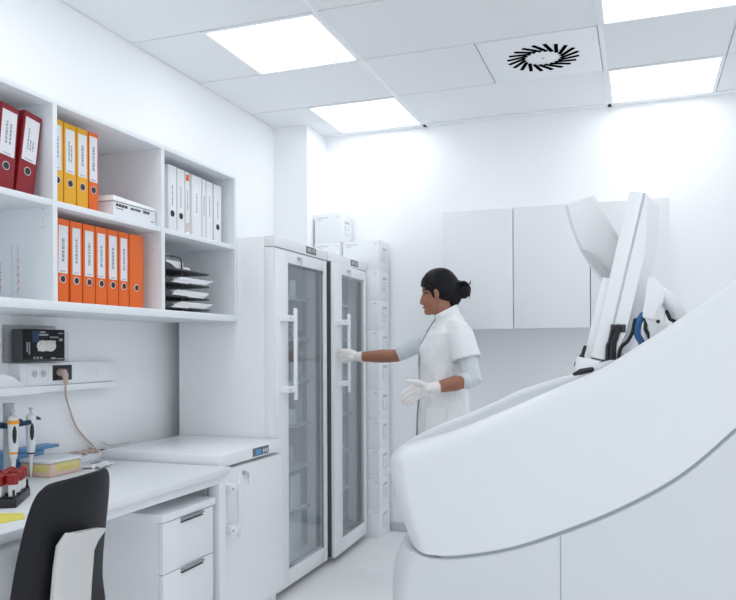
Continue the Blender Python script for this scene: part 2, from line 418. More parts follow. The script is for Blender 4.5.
# measuring cylinders on the lower left shelf
for i, (x, y, h, lb) in enumerate(((-1.99, 1.965, 0.185, 'taller clear measuring cylinder with red marks beside the shelf divider'), (-2.0, 1.90, 0.12, 'shorter clear measuring cylinder at the left picture edge'))):
    t = thing('measuring_cylinder', (x, y, ZB), lb, 'measuring cylinder', 'measuring cylinders')
    MB().lathe([(0.020, ZB), (0.022, ZB + 0.004), (0.013, ZB + 0.010), (0.0125, ZB + 0.02), (0.0125, ZB + h - 0.006), (0.015, ZB + h), (0.011, ZB + h), (0.011, ZB + 0.015)], (x, y, 0)).build('tube', 'clear', t)
    mk = MB()
    for k in range(5 if i == 0 else 3):
        z = ZB + 0.03 + k * 0.024
        mk.box(x + 0.0122, x + 0.0132, y - 0.008, y + 0.003, z, z + 0.002); mk.box(x + 0.0122, x + 0.0132, y - 0.002, y + 0.005, z + 0.006, z + 0.010)
    mk.build('scale_marks', 'purple', t)

# ---------------------------------------------------------------- wall trunking, sockets, glove box
t = thing('wall_trunking', (WX, 2.58, 1.13), 'white wall cable trunking with sockets above the desk', 'cable trunking')
MB().box(WX, -2.30, 2.294, 2.868, 1.122, 1.216, 0.004).build('body', 'white', t)
MB().box(WX, -2.285, 2.33, 2.868, 1.094, 1.121, 0.003).build('lower_ledge', 'white', t)
for a, b_ in ((2.33, 2.445), (2.446, 2.735), (2.745, 2.862)):
    MB().box(-2.301, -2.2975, a, b_, 1.130, 1.208, 0.001).build('cover_plate', 'white', t)
for y in (2.365, 2.412):
    mb = MB().cyl((-2.299, y, 1.172), (-2.295, y, 1.172), 0.020, seg=24); o = mb.build('socket', 'paper', t)
    mb = MB().cyl((-2.296, y, 1.172), (-2.2945, y, 1.172), 0.0155, seg=24); mb.build('recess', 'grey', o)
    mb = MB()
    for dy in (-.006, .006): mb.cyl((-2.296, y + dy, 1.172), (-2.294, y + dy, 1.172), 0.0022, seg=8)
    mb.build('pin_holes', 'black', o)
o = MB().box(-2.299, -2.294, 2.465, 2.575, 1.140, 1.204, 0.002).build('black_socket', 'black', t); o['label'] = 'black double socket insert'
MB().cyl((-2.295, 2.546, 1.172), (-2.2925, 2.546, 1.172), 0.021, seg=24).build('recess', 'mesh', o)
o = MB().box(-2.299, -2.2955, 2.768, 2.828, 1.146, 1.196, 0.002).build('switch', 'paper', t)
MB().box(-2.2965, -2.2945, 2.774, 2.796, 1.152, 1.190, 0.001).build('rocker', 'white', o); MB().box(-2.2965, -2.2945, 2.800, 2.822, 1.152, 1.190, 0.001).build('rocker', 'white', o)
# glove dispenser in a clear holder standing on the trunking
t = thing('glove_box', (-2.31, 2.37, 1.217), 'black disposable glove box in a clear wall holder above the sockets', 'glove box')
MB().box(-2.338, -2.272, 2.290, 2.508, 1.222, 1.352, 0.002).build('carton', 'shell', t)
ov = [(2.405 + 0.052 * math.copysign(abs(math.cos(a)) ** 0.8, math.cos(a)), 1.285 + (0.026 - 0.006 * math.cos(a) ** 8 * 0) * math.sin(a) * (1 - 0.25 * math.exp(-(math.cos(a) * 4) ** 2))) for a in [2 * PI * k / 36 for k in range(36)]]
o = MB().prism(ov, 'X', -2.273, -2.2705).build('opening', 'glove', t); o['label'] = 'pale gloves showing in the oval opening'
mb = MB(); rg = random.Random(2)
for k in range(7): mb.tube([(-2.270, 2.362 + k * 0.012, 1.268), (-2.266, 2.368 + k * 0.012, 1.286), (-2.270, 2.376 + k * 0.012, 1.303)], 0.005, 6)
mb.build('glove_fold', 'glove', o)
mb = MB(); mb.box(-2.2725, -2.2712, 2.33, 2.365, 1.30, 1.345); mb.build('blue_print', 'darkblue', t)
mb = MB()
for a, b_, z0, z1 in ((2.362, 2.415, 1.326, 1.334), (2.37, 2.40, 1.338, 1.344), (2.425, 2.47, 1.318, 1.323), (2.47, 2.498, 1.335, 1.340), (2.475, 2.495, 1.305, 1.316), (2.335, 2.345, 1.233, 1.241), (2.352, 2.363, 1.233, 1.241), (2.370, 2.382, 1.233, 1.241),
                      (2.43, 2.455, 1.231, 1.238), (2.462, 2.50, 1.230, 1.234), (2.312, 2.317, 1.25, 1.30), (2.300, 2.306, 1.26, 1.30)):
    mb.box(-2.2726, -2.2712, a, b_, z0, z1)
mb.build('print', 'inkpale', t)
mb = MB(); mb.box(WX, WX + 0.004, 2.262, 2.548, 1.217, 1.370); mb.box(WX, -2.266, 2.270, 2.274, 1.217, 1.368); mb.box(WX, -2.266, 2.520, 2.524, 1.217, 1.345); mb.box(WX, -2.266, 2.270, 2.524, 1.217, 1.221)
mb.box(-2.268, -2.265, 2.270, 2.524, 1.217, 1.232)
mb.build('holder', 'clear', t)
# ledge at the left and the packet on it
tag(MB().box(WX, -2.19, 1.55, 2.292, 1.098, 1.128, 0.003).build('wall_ledge', 'white', loc=(WX, 1.9, 1.11)), 'short white wall ledge left of the socket trunking', 'ledge')
tag(MB().prism([(2.02, 1.128), (2.255, 1.128), (2.20, 1.165), (2.15, 1.178), (2.02, 1.172)], 'X', -2.32, -2.235).build('paper_packet', 'paper', loc=(-2.28, 2.14, 1.128)), 'white folded packet on the wall ledge at left', 'packet')

# ---------------------------------------------------------------- desk
DZ = 0.781
t = thing('desk', (-1.97, 1.7, 0), 'long white lab desk under the binder shelf', 'desk')
MB().box(-2.35, -1.592, 0.4, 2.704, DZ - 0.028, DZ, 0.003).build('desk_top', 'desk', t)
mb = MB(); mb.box(-1.66, -1.612, 0.46, 2.648, DZ - 0.062, DZ - 0.029); mb.box(-2.33, -2.29, 0.46, 2.648, DZ - 0.062, DZ - 0.029); mb.build('frame_rail', 'desk', t)
for y in (0.44, 2.648):
    for x in (-1.662, -2.34): MB().box(x, x + 0.05, y, y + 0.05, 0, DZ - 0.029, 0.002).build('leg', 'white', t)
    MB().box(-2.29, -1.662, y + 0.005, y + 0.045, DZ - 0.07, DZ - 0.029).build('cross_rail', 'white', t)
# drawer pedestal
t = thing('drawer_pedestal', (-1.9, 2.44, 0), 'white drawer pedestal on castors under the desk', 'drawer unit')
MB().box(-2.20, -1.642, 2.275, 2.615, 0.07, 0.640).build('body', 'white', t)
MB().box(-2.21, -1.615, 2.265, 2.622, 0.641, 0.670, 0.002).build('top', 'white', t)
for z0, z1 in ((0.450, 0.636), (0.262, 0.446), (0.075, 0.258)):
    d = MB().box(-1.641, -1.621, 2.277, 2.613, z0, z1, 0.0015).build('drawer', 'white', t)
    MB().box(-1.622, -1.607, 2.385, 2.53, z1 - 0.008, z1 - 0.001, 0.001).build('handle', 'midgrey', d)
    MB().box(-1.6215, -1.614, 2.385, 2.53, z1 - 0.018, z1 - 0.014).build('handle_shadow_gap', 'mesh', d)
for x in (-2.15, -1.69):
    for y in (2.31, 2.58):
        mb = MB(); mb.cyl((x, y - 0.012, 0.035), (x, y + 0.012, 0.035), 0.035); mb.cyl((x, y, 0.04), (x, y, 0.07), 0.01); mb.build('castor', 'mesh', t)

# ---------------------------------------------------------------- things on the desk
# power strip along the wall with plugs, and a white cable
t = thing('power_strip', (-2.28, 2.56, DZ), 'white power strip along the wall, its pinkish lead plugged into the black socket', 'power strip')
MB().box(-2.325, -2.255, 2.40, 2.755, DZ, DZ + 0.032, 0.004).build('body', 'desk', t)
for k in range(4):
    mb = MB(); y = 2.46 + k * 0.075
    mb.box(-2.322, -2.262, y - 0.028, y + 0.03, DZ + 0.033, DZ + 0.044, 0.005); mb.cyl((-2.262, y, DZ + 0.039), (-2.24, y - 0.01, DZ + 0.036), 0.006); mb.build('plug', 'cord', t)
MB().box(-2.322, -2.258, 2.398, 2.43, DZ + 0.030, DZ + 0.037, 0.002).build('end_cap', 'black', t)
MB().box(-2.30, -2.25, 2.752, 2.775, DZ, DZ + 0.036, 0.002).build('black_end', 'black', t)
tag(MB().tube(smooth_path([(-2.29, 2.70, DZ + 0.052), (-2.30, 2.74, DZ + 0.055), (-2.31, 2.78, DZ + 0.064), (-2.32, 2.86, DZ + 0.0432), (-2.325, 3.0, DZ + 0.0432)]), 0.004, 8).build('white_cable', 'cordw', loc=(-2.31, 2.8, DZ + 0.04)), 'white cable running from the power strip over the freezer top', 'cable')
MB().tube([(-2.296, 2.500, 1.174), (-2.27, 2.500, 1.172), (-2.262, 2.500, 1.160), (-2.262, 2.502, 1.13)], [0.017, 0.017, 0.013, 0.008], 12).build('wall_plug', 'cord', t)
pts = []
key = [(-2.262, 2.502, 1.13), (-2.275, 2.515, 1.085), (-2.335, 2.60, 1.02), (-2.345, 2.655, 0.93), (-2.345, 2.715, 0.87), (-2.34, 2.765, 0.825), (-2.32, 2.76, 0.806), (-2.31, 2.70, 0.833)]
MB().tube(smooth_path(key), 0.0038, 8).build('lead', 'cord', t)
# crumpled wrapper
mb = MB(); b = bmesh.new(); bmesh.ops.create_grid(b, x_segments=16, y_segments=16, size=0.5)
for v in b.verts:
    n = noise.noise(Vector((v.co.x * 5, v.co.y * 5, 3)))
    rr = 0.9 + 0.3 * noise.noise(Vector((v.co.x * 3, v.co.y * 3, 9)))
    v.co = Vector((v.co.x * 0.10 * rr, v.co.y * 0.17 * rr, max(0, 0.006 + n * 0.014)))
mb._merge(b, Matrix.Translation((-2.13, 2.53, DZ + 0.001)) @ Matrix.Rotation(0.3, 4, 'Z')); o = mb.build('plastic_wrapper', 'paper', loc=(-2.13, 2.53, DZ)); o.modifiers.new('s', 'SOLIDIFY').thickness = 0.001
tag(o, 'crumpled white plastic wrapper on the desk behind the chair', 'wrapper')
m = MB().tube([(-2.13, 2.50, DZ + 0.017), (-2.115, 2.53, DZ + 0.019), (-2.13, 2.56, DZ + 0.018), (-2.145, 2.54, DZ + 0.018)], 0.003, 6); m.build('grey_tie', 'midgrey', o, loc=None).matrix_parent_inverse = Matrix.Translation((2.13, -2.53, -DZ))
# tip box and blue box
t = thing('tip_box', (-2.22, 2.30, DZ), 'pale pink translucent box with yellow pipette tips on the desk', 'tip box')
rot = Matrix.Translation((-2.185, 2.335, DZ))
MB().box(-.075, .075, -.085, .085, 0, 0.050, 0.006, mtx=rot).build('base', 'pink', t)
o = MB().box(-.077, .077, -.087, .087, 0.0505, 0.066, 0.005, mtx=rot).build('lid', 'frost', t)
mb = MB(); mb.box(.0745, .0765, -.055, .07, 0.018, 0.050, 0.0008, mtx=rot); mb.box(-.05, .07, -.0865, -.084, 0.018, 0.046, 0.0008, mtx=rot); mb.build('tips', 'paleyellow', t)
mb = MB()
for k in range(3): mb.box(.076, .0772, -.03 + k * .02, -.022 + k * .02, 0.026, 0.031, mtx=rot)
mb.build('orange_marks', 'amber', t)
t = thing('blue_box', (-2.29, 2.25, DZ), 'blue plastic box behind the pipettes against the wall', 'box')
MB().box(-2.345, -2.28, 2.20, 2.40, DZ, DZ + 0.082, 0.004).build('base', 'blue', t); MB().box(-2.348, -2.276, 2.195, 2.48, DZ + 0.083, DZ + 0.096, 0.003).build('lid', 'blue', t)
# pipette stand
px0, py0 = -2.235, 2.172
t = thing('pipette_stand', (px0, py0, DZ), 'grey pipette stand with a round post at the left of the desk', 'pipette stand')
MB().lathe([(0.001, DZ), (0.055, DZ), (0.055, DZ + 0.010), (0.022, DZ + 0.018), (0.018, DZ + 0.03), (0.0175, DZ + 0.22), (0.019, DZ + 0.262), (0.020, DZ + 0.286), (0.016, DZ + 0.287), (0.001, DZ + 0.283)], (px0, py0, 0)).build('post', 'postgrey', t)
mb = MB(); mb.cyl((px0, py0, DZ + 0.195), (px0, py0, DZ + 0.215), 0.034, seg=24); mb.tube([(px0 + .02, py0 + .02, DZ + .205), (px0 + .05, py0 + .055, DZ + .212), (px0 + .035, py0 + .085, DZ + .21)], 0.009); mb.tube([(px0, py0 - .03, DZ + .205), (px0 + .02, py0 - .08, DZ + .21)], 0.009)
o = mb.build('carousel', 'darkblue', t); o['label'] = 'dark blue carousel with hooks'
def pipette(x, y, z, lb, ring, sc=1.0):
    t = thing('pipette', (x, y, z), lb, 'pipette', 'pipettes on the stand')
    MB().lathe([(0.0015, z - .02), (0.004, z + .01), (0.005, z + 0.04), (0.006, z + .07), (0.0095, z + .075), (0.011, z + .10), (0.013, z + .14), (0.0145, z + .20), (0.013, z + .225), (0.007, z + .232), (0.001, z + .233)], (x, y, 0)).xf(Matrix.Translation((x, y, 0)) @ Matrix.Diagonal((1.35, 1.35, 1, 1)) @ Matrix.Translation((-x, -y, 0))).build('body', 'frost', t)
    mb = MB(); mb.lathe([(0.006, z + .232), (0.0045, z + .245), (0.009, z + .250), (0.009, z + .254), (0.001, z + .256)], (x, y, 0)); mb.build('plunger', 'grey', t)
    mb = MB(); mb.ball((x + 0.013, y - 0.008, z + .165), (0.008, 0.008, 0.036)); mb.build('display', 'black', t)
    mb = MB(); mb.tube([(x, y + .008, z + .215), (x + .012, y + .025, z + .212), (x + .014, y + .032, z + .208)], [0.009, 0.006, 0.004]); mb.build('finger_hook', 'darkblue', t)
    if ring:
        MB().lathe([(0.018, z + .20), (0.0208, z + .202), (0.0208, z + .214), (0.018, z + .216)], (x, y, 0)).build('amber_ring', 'amber', t)
        MB().lathe([(0.0138, z + .090), (0.0155, z + .092), (0.0155, z + .098), (0.0138, z + .10)], (x, y, 0)).build('amber_band', 'amber', t)
    else: MB().lathe([(0.0125, z + .076), (0.0148, z + .078), (0.0148, z + .082), (0.0125, z + .084)], (x, y, 0)).build('dark_band', 'mesh', t)
pipette(px0 + 0.055, py0 - 0.030, DZ + 0.012, 'white pipette with an amber ring hanging in front of the stand post', True)
pipette(px0 + 0.040, py0 + 0.070, DZ + 0.012, 'white pipette with a blue finger hook right of the stand post', False)
# tube rack
u = Vector((-0.835, -0.55, 0)); v = Vector((-0.55, 0.835, 0)); O = Vector((-1.80, 1.795, DZ))
Mr = Matrix(((u.x, v.x, 0, O.x), (u.y, v.y, 0, O.y), (0, 0, 1, O.z), (0, 0, 0, 1)))
t = thing('tube_rack', O, 'black rack holding red capped sample tubes at the desk front', 'tube rack')
MB().box(0.012, .16, 0, .205, 0, 0.028, 0.002, mtx=Mr).build('base', 'black', t)
mb = MB()
for k in range(4): mb.box(0.014, .158, 0.008 + k * 0.0625, 0.012 + k * 0.0625, 0.03, 0.034, mtx=Mr)
for a, b_ in ((0.020, 0.004), (0.154, 0.004), (0.020, 0.199), (0.154, 0.199)): mb.box(a - .003, a + .003, b_ - .003, b_ + .003, 0.02, 0.055, mtx=Mr)
mb.build('rail', 'black', t)
rowsn = ['front', 'second', 'third', 'fourth', 'fifth', 'rear']
coln = ['rightmost', 'second from the right', 'third from the right', 'leftmost']
for i in range(4):
    for j in range(6):
        if (i, j) in ((2, 5), (3, 4)): continue
        c = Mr @ Vector((0.031 + i * 0.034, 0.020 + j * 0.033, 0.028))
        tt = thing('sample_tube', c, 'red capped sample tube in the %s row of the rack, %s' % (rowsn[j], coln[i]), 'sample tube', 'sample tubes in the black rack')
        hh = 0.045 + random.Random(i * 7 + j).uniform(-.004, .004)
        MB().lathe([(0.001, c.z), (0.008, c.z + 0.003), (0.0085, c.z + hh)], (c.x, c.y, 0), 14).build('tube', 'paper' if (i + j) % 2 else 'frost', tt)
        MB().lathe([(0.011, c.z + hh - .006), (0.0145, c.z + hh - .004), (0.0138, c.z + hh + 0.024), (0.008, c.z + hh + 0.028), (0.001, c.z + hh + 0.0275)], (c.x, c.y, 0), 14).build('cap', 'cap', tt)
mb = MB(); mb.prism([(-1.86, 1.60), (-1.70, 1.565), (-1.668, 1.68), (-1.73, 1.735), (-1.80, 1.70)], 'Z', DZ, DZ + 0.002); o = mb.build('sticky_note', 'note', loc=(-1.74, 1.66, DZ)); tag(o, 'yellow paper note lying on the desk before the tube rack', 'paper note')

# ---------------------------------------------------------------- chair
t = thing('chair', (-1.60, 1.50, 0), 'black shell chair with white back support pushed to the desk', 'chair')
L = Matrix.Translation((-1.372, 1.528, 0)) @ Matrix.Rotation(PI + math.radians(10), 4, 'Z')   # local x: where the sitter looks, z up
prof = [(0.40, .455, .17), (0.405, .475, .19), (0.36, .487, .205), (0.25, .478, .212), (0.12, .466, .215), (0.05, .475, .215), (0.012, .51, .213), (-0.002, .56, .21), (-0.010, .62, .207),
        (-0.018, .69, .202), (-0.028, .76, .197), (-0.040, .83, .190), (-0.050, .885, .181), (-0.057, .925, .170), (-0.061, .948, .155), (-0.063, .957, .125)]
mb = MB(); b = bmesh.new(); N = 18; V = []
for f, z, hw in prof:
    row = []
    for k in range(N + 1):
        s = -1 + 2 * k / N
        back = max(0, min(1, (z - 0.48) / 0.15))
        row.append(b.verts.new((f + 0.045 * s * s * back, hw * s, z + 0.020 * s * s * (1 - back) - 0.012 * abs(s) ** 3 * max(0, min(1, (z - .88) / .06)))))
    V.append(row)
for r1, r2 in zip(V, V[1:]):
    for k in range(N): b.faces.new((r1[k], r1[k + 1], r2[k + 1], r2[k]))
mb._merge(b, L); o = mb.build('shell', 'shell', t)
bake(o, [('SOLIDIFY', dict(thickness=0.012, offset=0)), ('SUBSURF', dict(levels=1, render_levels=1))])
# white back support
sp = []
for f, z, hw, th in ((0.14, .43, .075, .012), (0.04, .435, .085, .016), (-0.022, .47, .09, .014), (-0.032, .56, .088, .012), (-0.040, .66, .086, .011), (-0.048, .745, .086, .010), (-0.058, .785, .088, .010), (-0.078, .812, .091, .009), (-0.081, .818, .089, .006)):
    ring = []
    for k in range(24):
        a = 2 * PI * k / 24; c, s_ = math.cos(a), math.sin(a)
        ring.append(L @ Vector((f + .012 + th * math.copysign(abs(c) ** 0.5, c), 0.036 + hw * math.copysign(abs(s_) ** 0.5, s_), z + (0.016 * s_ if z > .78 else 0))))
    sp.append(ring)
o = MB().rings(sp).build('back_support', 'chairw', t); o['label'] = 'white plastic back support with a flared top'
mb = MB(); mb.box(0.04, .30, -.10, .10, .405, .455, 0.01, mtx=L); mb.build('seat_mechanism', 'mesh', t)
mb = MB(); mb.cyl(L @ Vector((.18, 0, .10)), L @ Vector((.18, 0, .41)), 0.026); mb.build('gas_column', 'steel', t)
for k in range(5):
    a = 2 * PI * k / 5 + 0.3; e = Vector((.18 + .28 * math.cos(a), .28 * math.sin(a), 0))
    lg = MB().tube([L @ Vector((.18, 0, .105)), L @ Vector((.18 + .15 * math.cos(a), .15 * math.sin(a), .095)), L @ (e + Vector((0, 0, .075)))], [0.026, 0.020, 0.015]).build('leg', 'chairw', t)
    MB().cyl(L @ (e + Vector((-.02 * math.sin(a), .02 * math.cos(a), .03))), L @ (e + Vector((.02 * math.sin(a), -.02 * math.cos(a), .03))), 0.030).build('castor', 'black', lg)

# ---------------------------------------------------------------- undercounter freezer
t = thing('undercounter_freezer', (-2.0, 3.02, 0), 'low white undercounter freezer with key in its door beside the desk', 'freezer')
MB().box(-2.25, -1.72, 2.722, 3.322, 0.05, 0.758, 0.004).build('body', 'appl', t)
MB().box(-2.255, -1.655, 2.718, 3.326, 0.768, 0.820, 0.004).build('top', 'appl', t)
MB().box(-2.24, -1.735, 2.73, 3.31, 0.757, 0.769).build('top_gap', 'midgrey', t)
MB().box(-2.24, -1.70, 2.73, 3.318, 0.0, 0.075).build('plinth', 'appl', t)
d = MB().box(-1.719, -1.662, 2.722, 3.322, 0.085, 0.752, 0.006, 3).build('door', 'appl', t)
hd = MB().box(-1.620, -1.604, 2.795, 2.818, 0.465, 0.735, 0.004); hd.build('handle', 'appl', d)
for z in (0.505, 0.680):
    br = MB().box(-1.662, -1.607, 2.735, 2.795, z - .017, z + .017, 0.002).build('handle_bracket', 'appl', d)
    MB().cyl((-1.63, 2.7345, z), (-1.63, 2.738, z), 0.004)
    o = MB().box(-1.6075, -1.605, 2.742, 2.750, z - .004, z + .004).build('bracket_screw', 'midgrey', d)
ds = MB().box(-1.656, -1.652, 3.005, 3.155, 0.776, 0.814, 0.001).build('control_display', 'lcd', t)
MB().box(-1.6525, -1.6512, 3.030, 3.080, 0.782, 0.806).build('blue_screen', 'lcdblue', ds)
mb = MB()
for k in range(3): mb.box(-1.6525, -1.6512, 3.098 + k * .018, 3.108 + k * .018, 0.786, 0.802)
mb.build('buttons', 'grey', ds)
def key_in_lock(par, x, y, z):
    lk = MB().cyl((x - 0.004, y, z), (x + 0.006, y, z), 0.010); o = lk.build('lock', 'steel', par)
    mb = MB(); mb.box(x + .006, x + .020, y - .003, y + .003, z - .006, z + .006, 0.001); mb.box(x + .012, x + .016, y + .012, y + .030, z - .024, z - .006, .003); mb.box(x + .013, x + .015, y + .018, y + .026, z - .052, z - .022, .001)
    mb.tube([(x + .016, y, z + .004), (x + .018, y + .012, z + .002), (x + .016, y + .02, z - .012)], 0.0015, 6)
    mb.build('key', 'steel', par)
key_in_lock(d, -1.662, 2.93, 0.718)

# ---------------------------------------------------------------- tall glass-door fridges
FX = -1.71
def fridge(y0, y1, lab, opening=0.0):
    t = thing('glass_door_fridge', (-2.0, (y0 + y1) / 2, 0), lab, 'refrigerator', 'tall glass-door fridges')
    mb = MB(); xb, xf = -2.272, -1.768
    mb.box(xb, xf, y0, y0 + 0.045, 0.06, 1.835, 0.003); mb.box(xb, xf, y1 - 0.045, y1, 0.06, 1.835, 0.003)
    mb.box(xb, xb + 0.045, y0 + .045, y1 - .045, 0.06, 1.835); mb.box(xb + .045, xf, y0 + .045, y1 - .045, 0.06, 0.12); mb.box(xb + .045, xf, y0 + .045, y1 - .045, 1.775, 1.835)
    mb.box(-1.77, FX - 0.006, y0, y0 + 0.007, 0.06, 1.780, 0.001); mb.build('body', 'appl', t)
    MB().box(-1.768, FX + 0.004, y0 + 0.003, y1 - 0.003, 1.783, 1.838, 0.004).build('control_panel', 'appl', t)
    ds = MB().box(FX + 0.003, FX + 0.006, y0 + .37, y0 + .50, 1.792, 1.830, 0.001).build('display', 'lcd', t)
    MB().box(FX + .0055, FX + .007, y0 + .385, y0 + .43, 1.800, 1.822).build('screen', 'lcdpale', ds)
    MB().box(FX + .0055, FX + .007, y0 + .44, y0 + .49, 1.800, 1.822).build('keys', 'midgrey', ds)
    for x in (-2.24, -1.82):
        for y in (y0 + .05, y1 - .05): MB().cyl((x, y, 0), (x, y, 0.06), 0.022).build('foot', 'mesh', t)
    MB().box(-1.80, -1.782, y0 + .02, y1 - .02, 0.012, 0.06).build('vent_grille', 'grey', t)
    for z in (0.36, 0.60, 0.84, 1.08, 1.32, 1.55):
        mb = MB(); mb.box(-2.225, -1.80, y0 + .047, y1 - .047, z, z + 0.006)
        mb.box(-1.808, -1.80, y0 + .047, y1 - .047, z - .008, z + 0.012); mb.build('shelf', 'inner', t)
    for yy in (y0 + .047, y1 - .05):
        mb = MB()
        mb.box(-1.845, -1.82, yy, yy + .003, 0.13, 1.76)
        mb.build('shelf_track', 'grey', t)
    # door, hinged at its far side
    a, b_, zb, zt = y0 + (0.026 if opening else 0.011), y1 - 0.003, 0.038, 1.778
    ga, gb, gz, gt = a + 0.145, b_ - 0.040, 0.122, 1.715
    mb = MB(); x0, x1 = FX - 0.022, FX
    mb.box(x0, x1, a, ga, zb, zt, 0.004); mb.box(x0, x1, gb, b_, zb, zt, 0.004); mb.box(x0, x1, ga - .003, gb + .003, zb, gz, 0.003); mb.box(x0, x1, ga - .003, gb + .003, gt, zt, 0.003)
    R = Matrix.Translation((FX - .05, b_, 0)) @ Matrix.Rotation(math.radians(opening), 4, 'Z') @ Matrix.Translation((-(FX - .05), -b_, 0))
    d = mb.xf(R).build('door', 'appl', t)
    MB().box(x1 - .016, x1 - .010, ga - .002, gb + .002, gz - .002, gt + .002).xf(R).build('glass_pane', 'pane', d)
    mb = MB()
    for q in ((ga, ga + .012, gz, gt), (gb - .022, gb, gz, gt), (ga, gb, gz, gz + .014), (ga, gb, gt - .012, gt)): mb.box(x0 + .004, x0 + .012, *q)
    mb.xf(R).build('spacer_frame', 'grey', d)
    x0 = FX - 0.052
    mb = MB()
    for q in ((a + .004, ga - .01, zb + .004, zt - .004), (gb + .006, b_ - .004, zb + .004, zt - .004), (ga - .01, gb + .006, zb + .004, gz - .01), (ga - .01, gb + .006, gt + .01, zt - .004)): mb.box(x0, FX - .0225, *q)
    mb.xf(R).build('gasket', 'gasket', d)
    hy = a + 0.118
    MB().box(x1 + .040, x1 + .056, hy, hy + .022, 1.005, 1.478, 0.004).xf(R).build('handle', 'appl', d)
    for z in (1.062, 1.424):
        MB().box(x1, x1 + .050, hy - .072, hy + .004, z - .016, z + .016, 0.002).xf(R).build('handle_bracket', 'appl', d)
        MB().box(x1 + .0495, x1 + .052, hy - .060, hy - .052, z - .004, z + .004).xf(R).build('bracket_screw', 'midgrey', d)
    lk = MB(); y, z = y0 + .27, 1.748
    lk.cyl((x1 - .002, y, z), (x1 + .008, y, z), 0.010); lk.box(x1 + .008, x1 + .02, y - .004, y + .018, z - .004, z + .006, .001); lk.box(x1 + .010, x1 + .014, y + .018, y + .032, z - .022, z + .006, .002); lk.box(x1 + .011, x1 + .013, y + .022, y + .028, z - .045, z - .02)
    lk.xf(R).build('lock_key', 'steel', d)
    return t
F1, F2 = (3.335, 4.000), (4.004, 4.664)
fridge(*F1, 'nearer tall glass-door fridge right of the low freezer')
fridge(*F2, 'farther tall glass-door fridge whose handle the woman holds', 2.8)
# fridge contents
def item(kind, x0, x1, y0, y1, z, h, m, lb, cat):
    if kind == 'storage_box':
        o = MB().box(x0, x1, y0, y1, z, z + h, 0.003).build('storage_box', m, loc=((x0 + x1) / 2, (y0 + y1) / 2, z)); return tag(o, lb, cat, 'boxes in the fridges')
    r_ = (y1 - y0) / 2
    o = MB().lathe([(0.001, z), (r_, z), (r_, z + h * .62), (r_ * .45, z + h * .78), (r_ * .45, z + h * .82), (r_ * .55, z + h * .83), (r_ * .55, z + h), (0.001, z + h)], ((x0 + x1) / 2, (y0 + y1) / 2, 0), 20).build('bottle', m, loc=((x0 + x1) / 2, (y0 + y1) / 2, z))
    return tag(o, lb, cat, 'bottles in the fridges')
def zs(z): return z + 0.0062
a = F1[0]
C_ = [('storage_box', -2.02, -1.83, a + .24, a + .34, zs(1.55), .15, 'grey', 'tall grey box at left on the top shelf of the nearer fridge', 'box'),
      ('storage_box', -1.96, -1.83, a + .42, a + .50, zs(1.55), .10, 'carton', 'narrow white box at right on the top shelf of the nearer fridge', 'box'),
      ('storage_box', -2.04, -1.90, a + .22, a + .34, zs(1.32), .13, 'midgrey', 'dark box at left on the second shelf of the nearer fridge', 'box'),
      ('bottle', -1.88, -1.82, a + .28, a + .34, zs(1.32), .11, 'paper', 'white bottle left on the second shelf of the nearer fridge', 'bottle'),
      ('bottle', -1.88, -1.82, a + .45, a + .51, zs(1.32), .08, 'paper', 'small white bottle right on the second shelf of the nearer fridge', 'bottle'),
      ('storage_box', -2.06, -1.83, a + .24, a + .40, zs(1.08), .16, 'midgrey', 'dark grey crate left on the third shelf of the nearer fridge', 'crate'),
      ('storage_box', -2.04, -1.83, a + .43, a + .58, zs(1.08), .11, 'grey', 'low grey tray right on the third shelf of the nearer fridge', 'tray'),
      ('storage_box', -2.06, -1.84, a + .26, a + .52, zs(0.84), .08, 'carton', 'wide pale tray on the fourth shelf of the nearer fridge', 'tray'),
      ('storage_box', -2.04, -1.85, a + .28, a + .50, zs(0.60), .11, 'frost', 'wide white box on the fifth shelf of the nearer fridge', 'box'),
      ('storage_box', -2.02, -1.83, a + .26, a + .39, zs(0.36), .16, 'carton', 'white carton left on the lowest wire shelf of the nearer fridge', 'box'),
      ('storage_box', -2.02, -1.83, a + .42, a + .55, zs(0.36), .19, 'carton', 'white carton right on the lowest wire shelf of the nearer fridge', 'box'),
      ('storage_box', -2.04, -1.83, a + .22, a + .37, .1205, .17, 'carton', 'white carton left on the floor of the nearer fridge', 'box'),
      ('storage_box', -2.04, -1.83, a + .40, a + .56, .1205, .21, 'carton', 'white carton right on the floor of the nearer fridge', 'box')]
a = F2[0]
C_ += [('storage_box', -2.04, -1.83, a + .30, a + .42, zs(0.60), .16, 'carton', 'white box standing on the fifth shelf of the farther fridge', 'box'),
       ('storage_box', -2.04, -1.83, a + .25, a + .45, zs(0.36), .15, 'carton', 'white box on the lowest wire shelf of the farther fridge', 'box'),
       ('storage_box', -2.06, -1.84, a + .25, a + .54, zs(0.84), .12, 'frost', 'wide pale box on the fourth shelf of the farther fridge', 'box'),
       ('storage_box', -2.04, -1.84, a + .22, a + .50, .1205, .17, 'carton', 'long white box on the floor of the farther fridge', 'box'),
       ('storage_box', -2.04, -1.83, a + .06, a + .18, zs(1.08), .15, 'darkblue', 'dark blue box just inside the open edge of the farther fridge', 'box'),
       ('storage_box', -2.04, -1.83, a + .25, a + .40, zs(1.32), .13, 'grey', 'grey box on the second shelf of the farther fridge', 'box')]
for c in C_: item(*c)

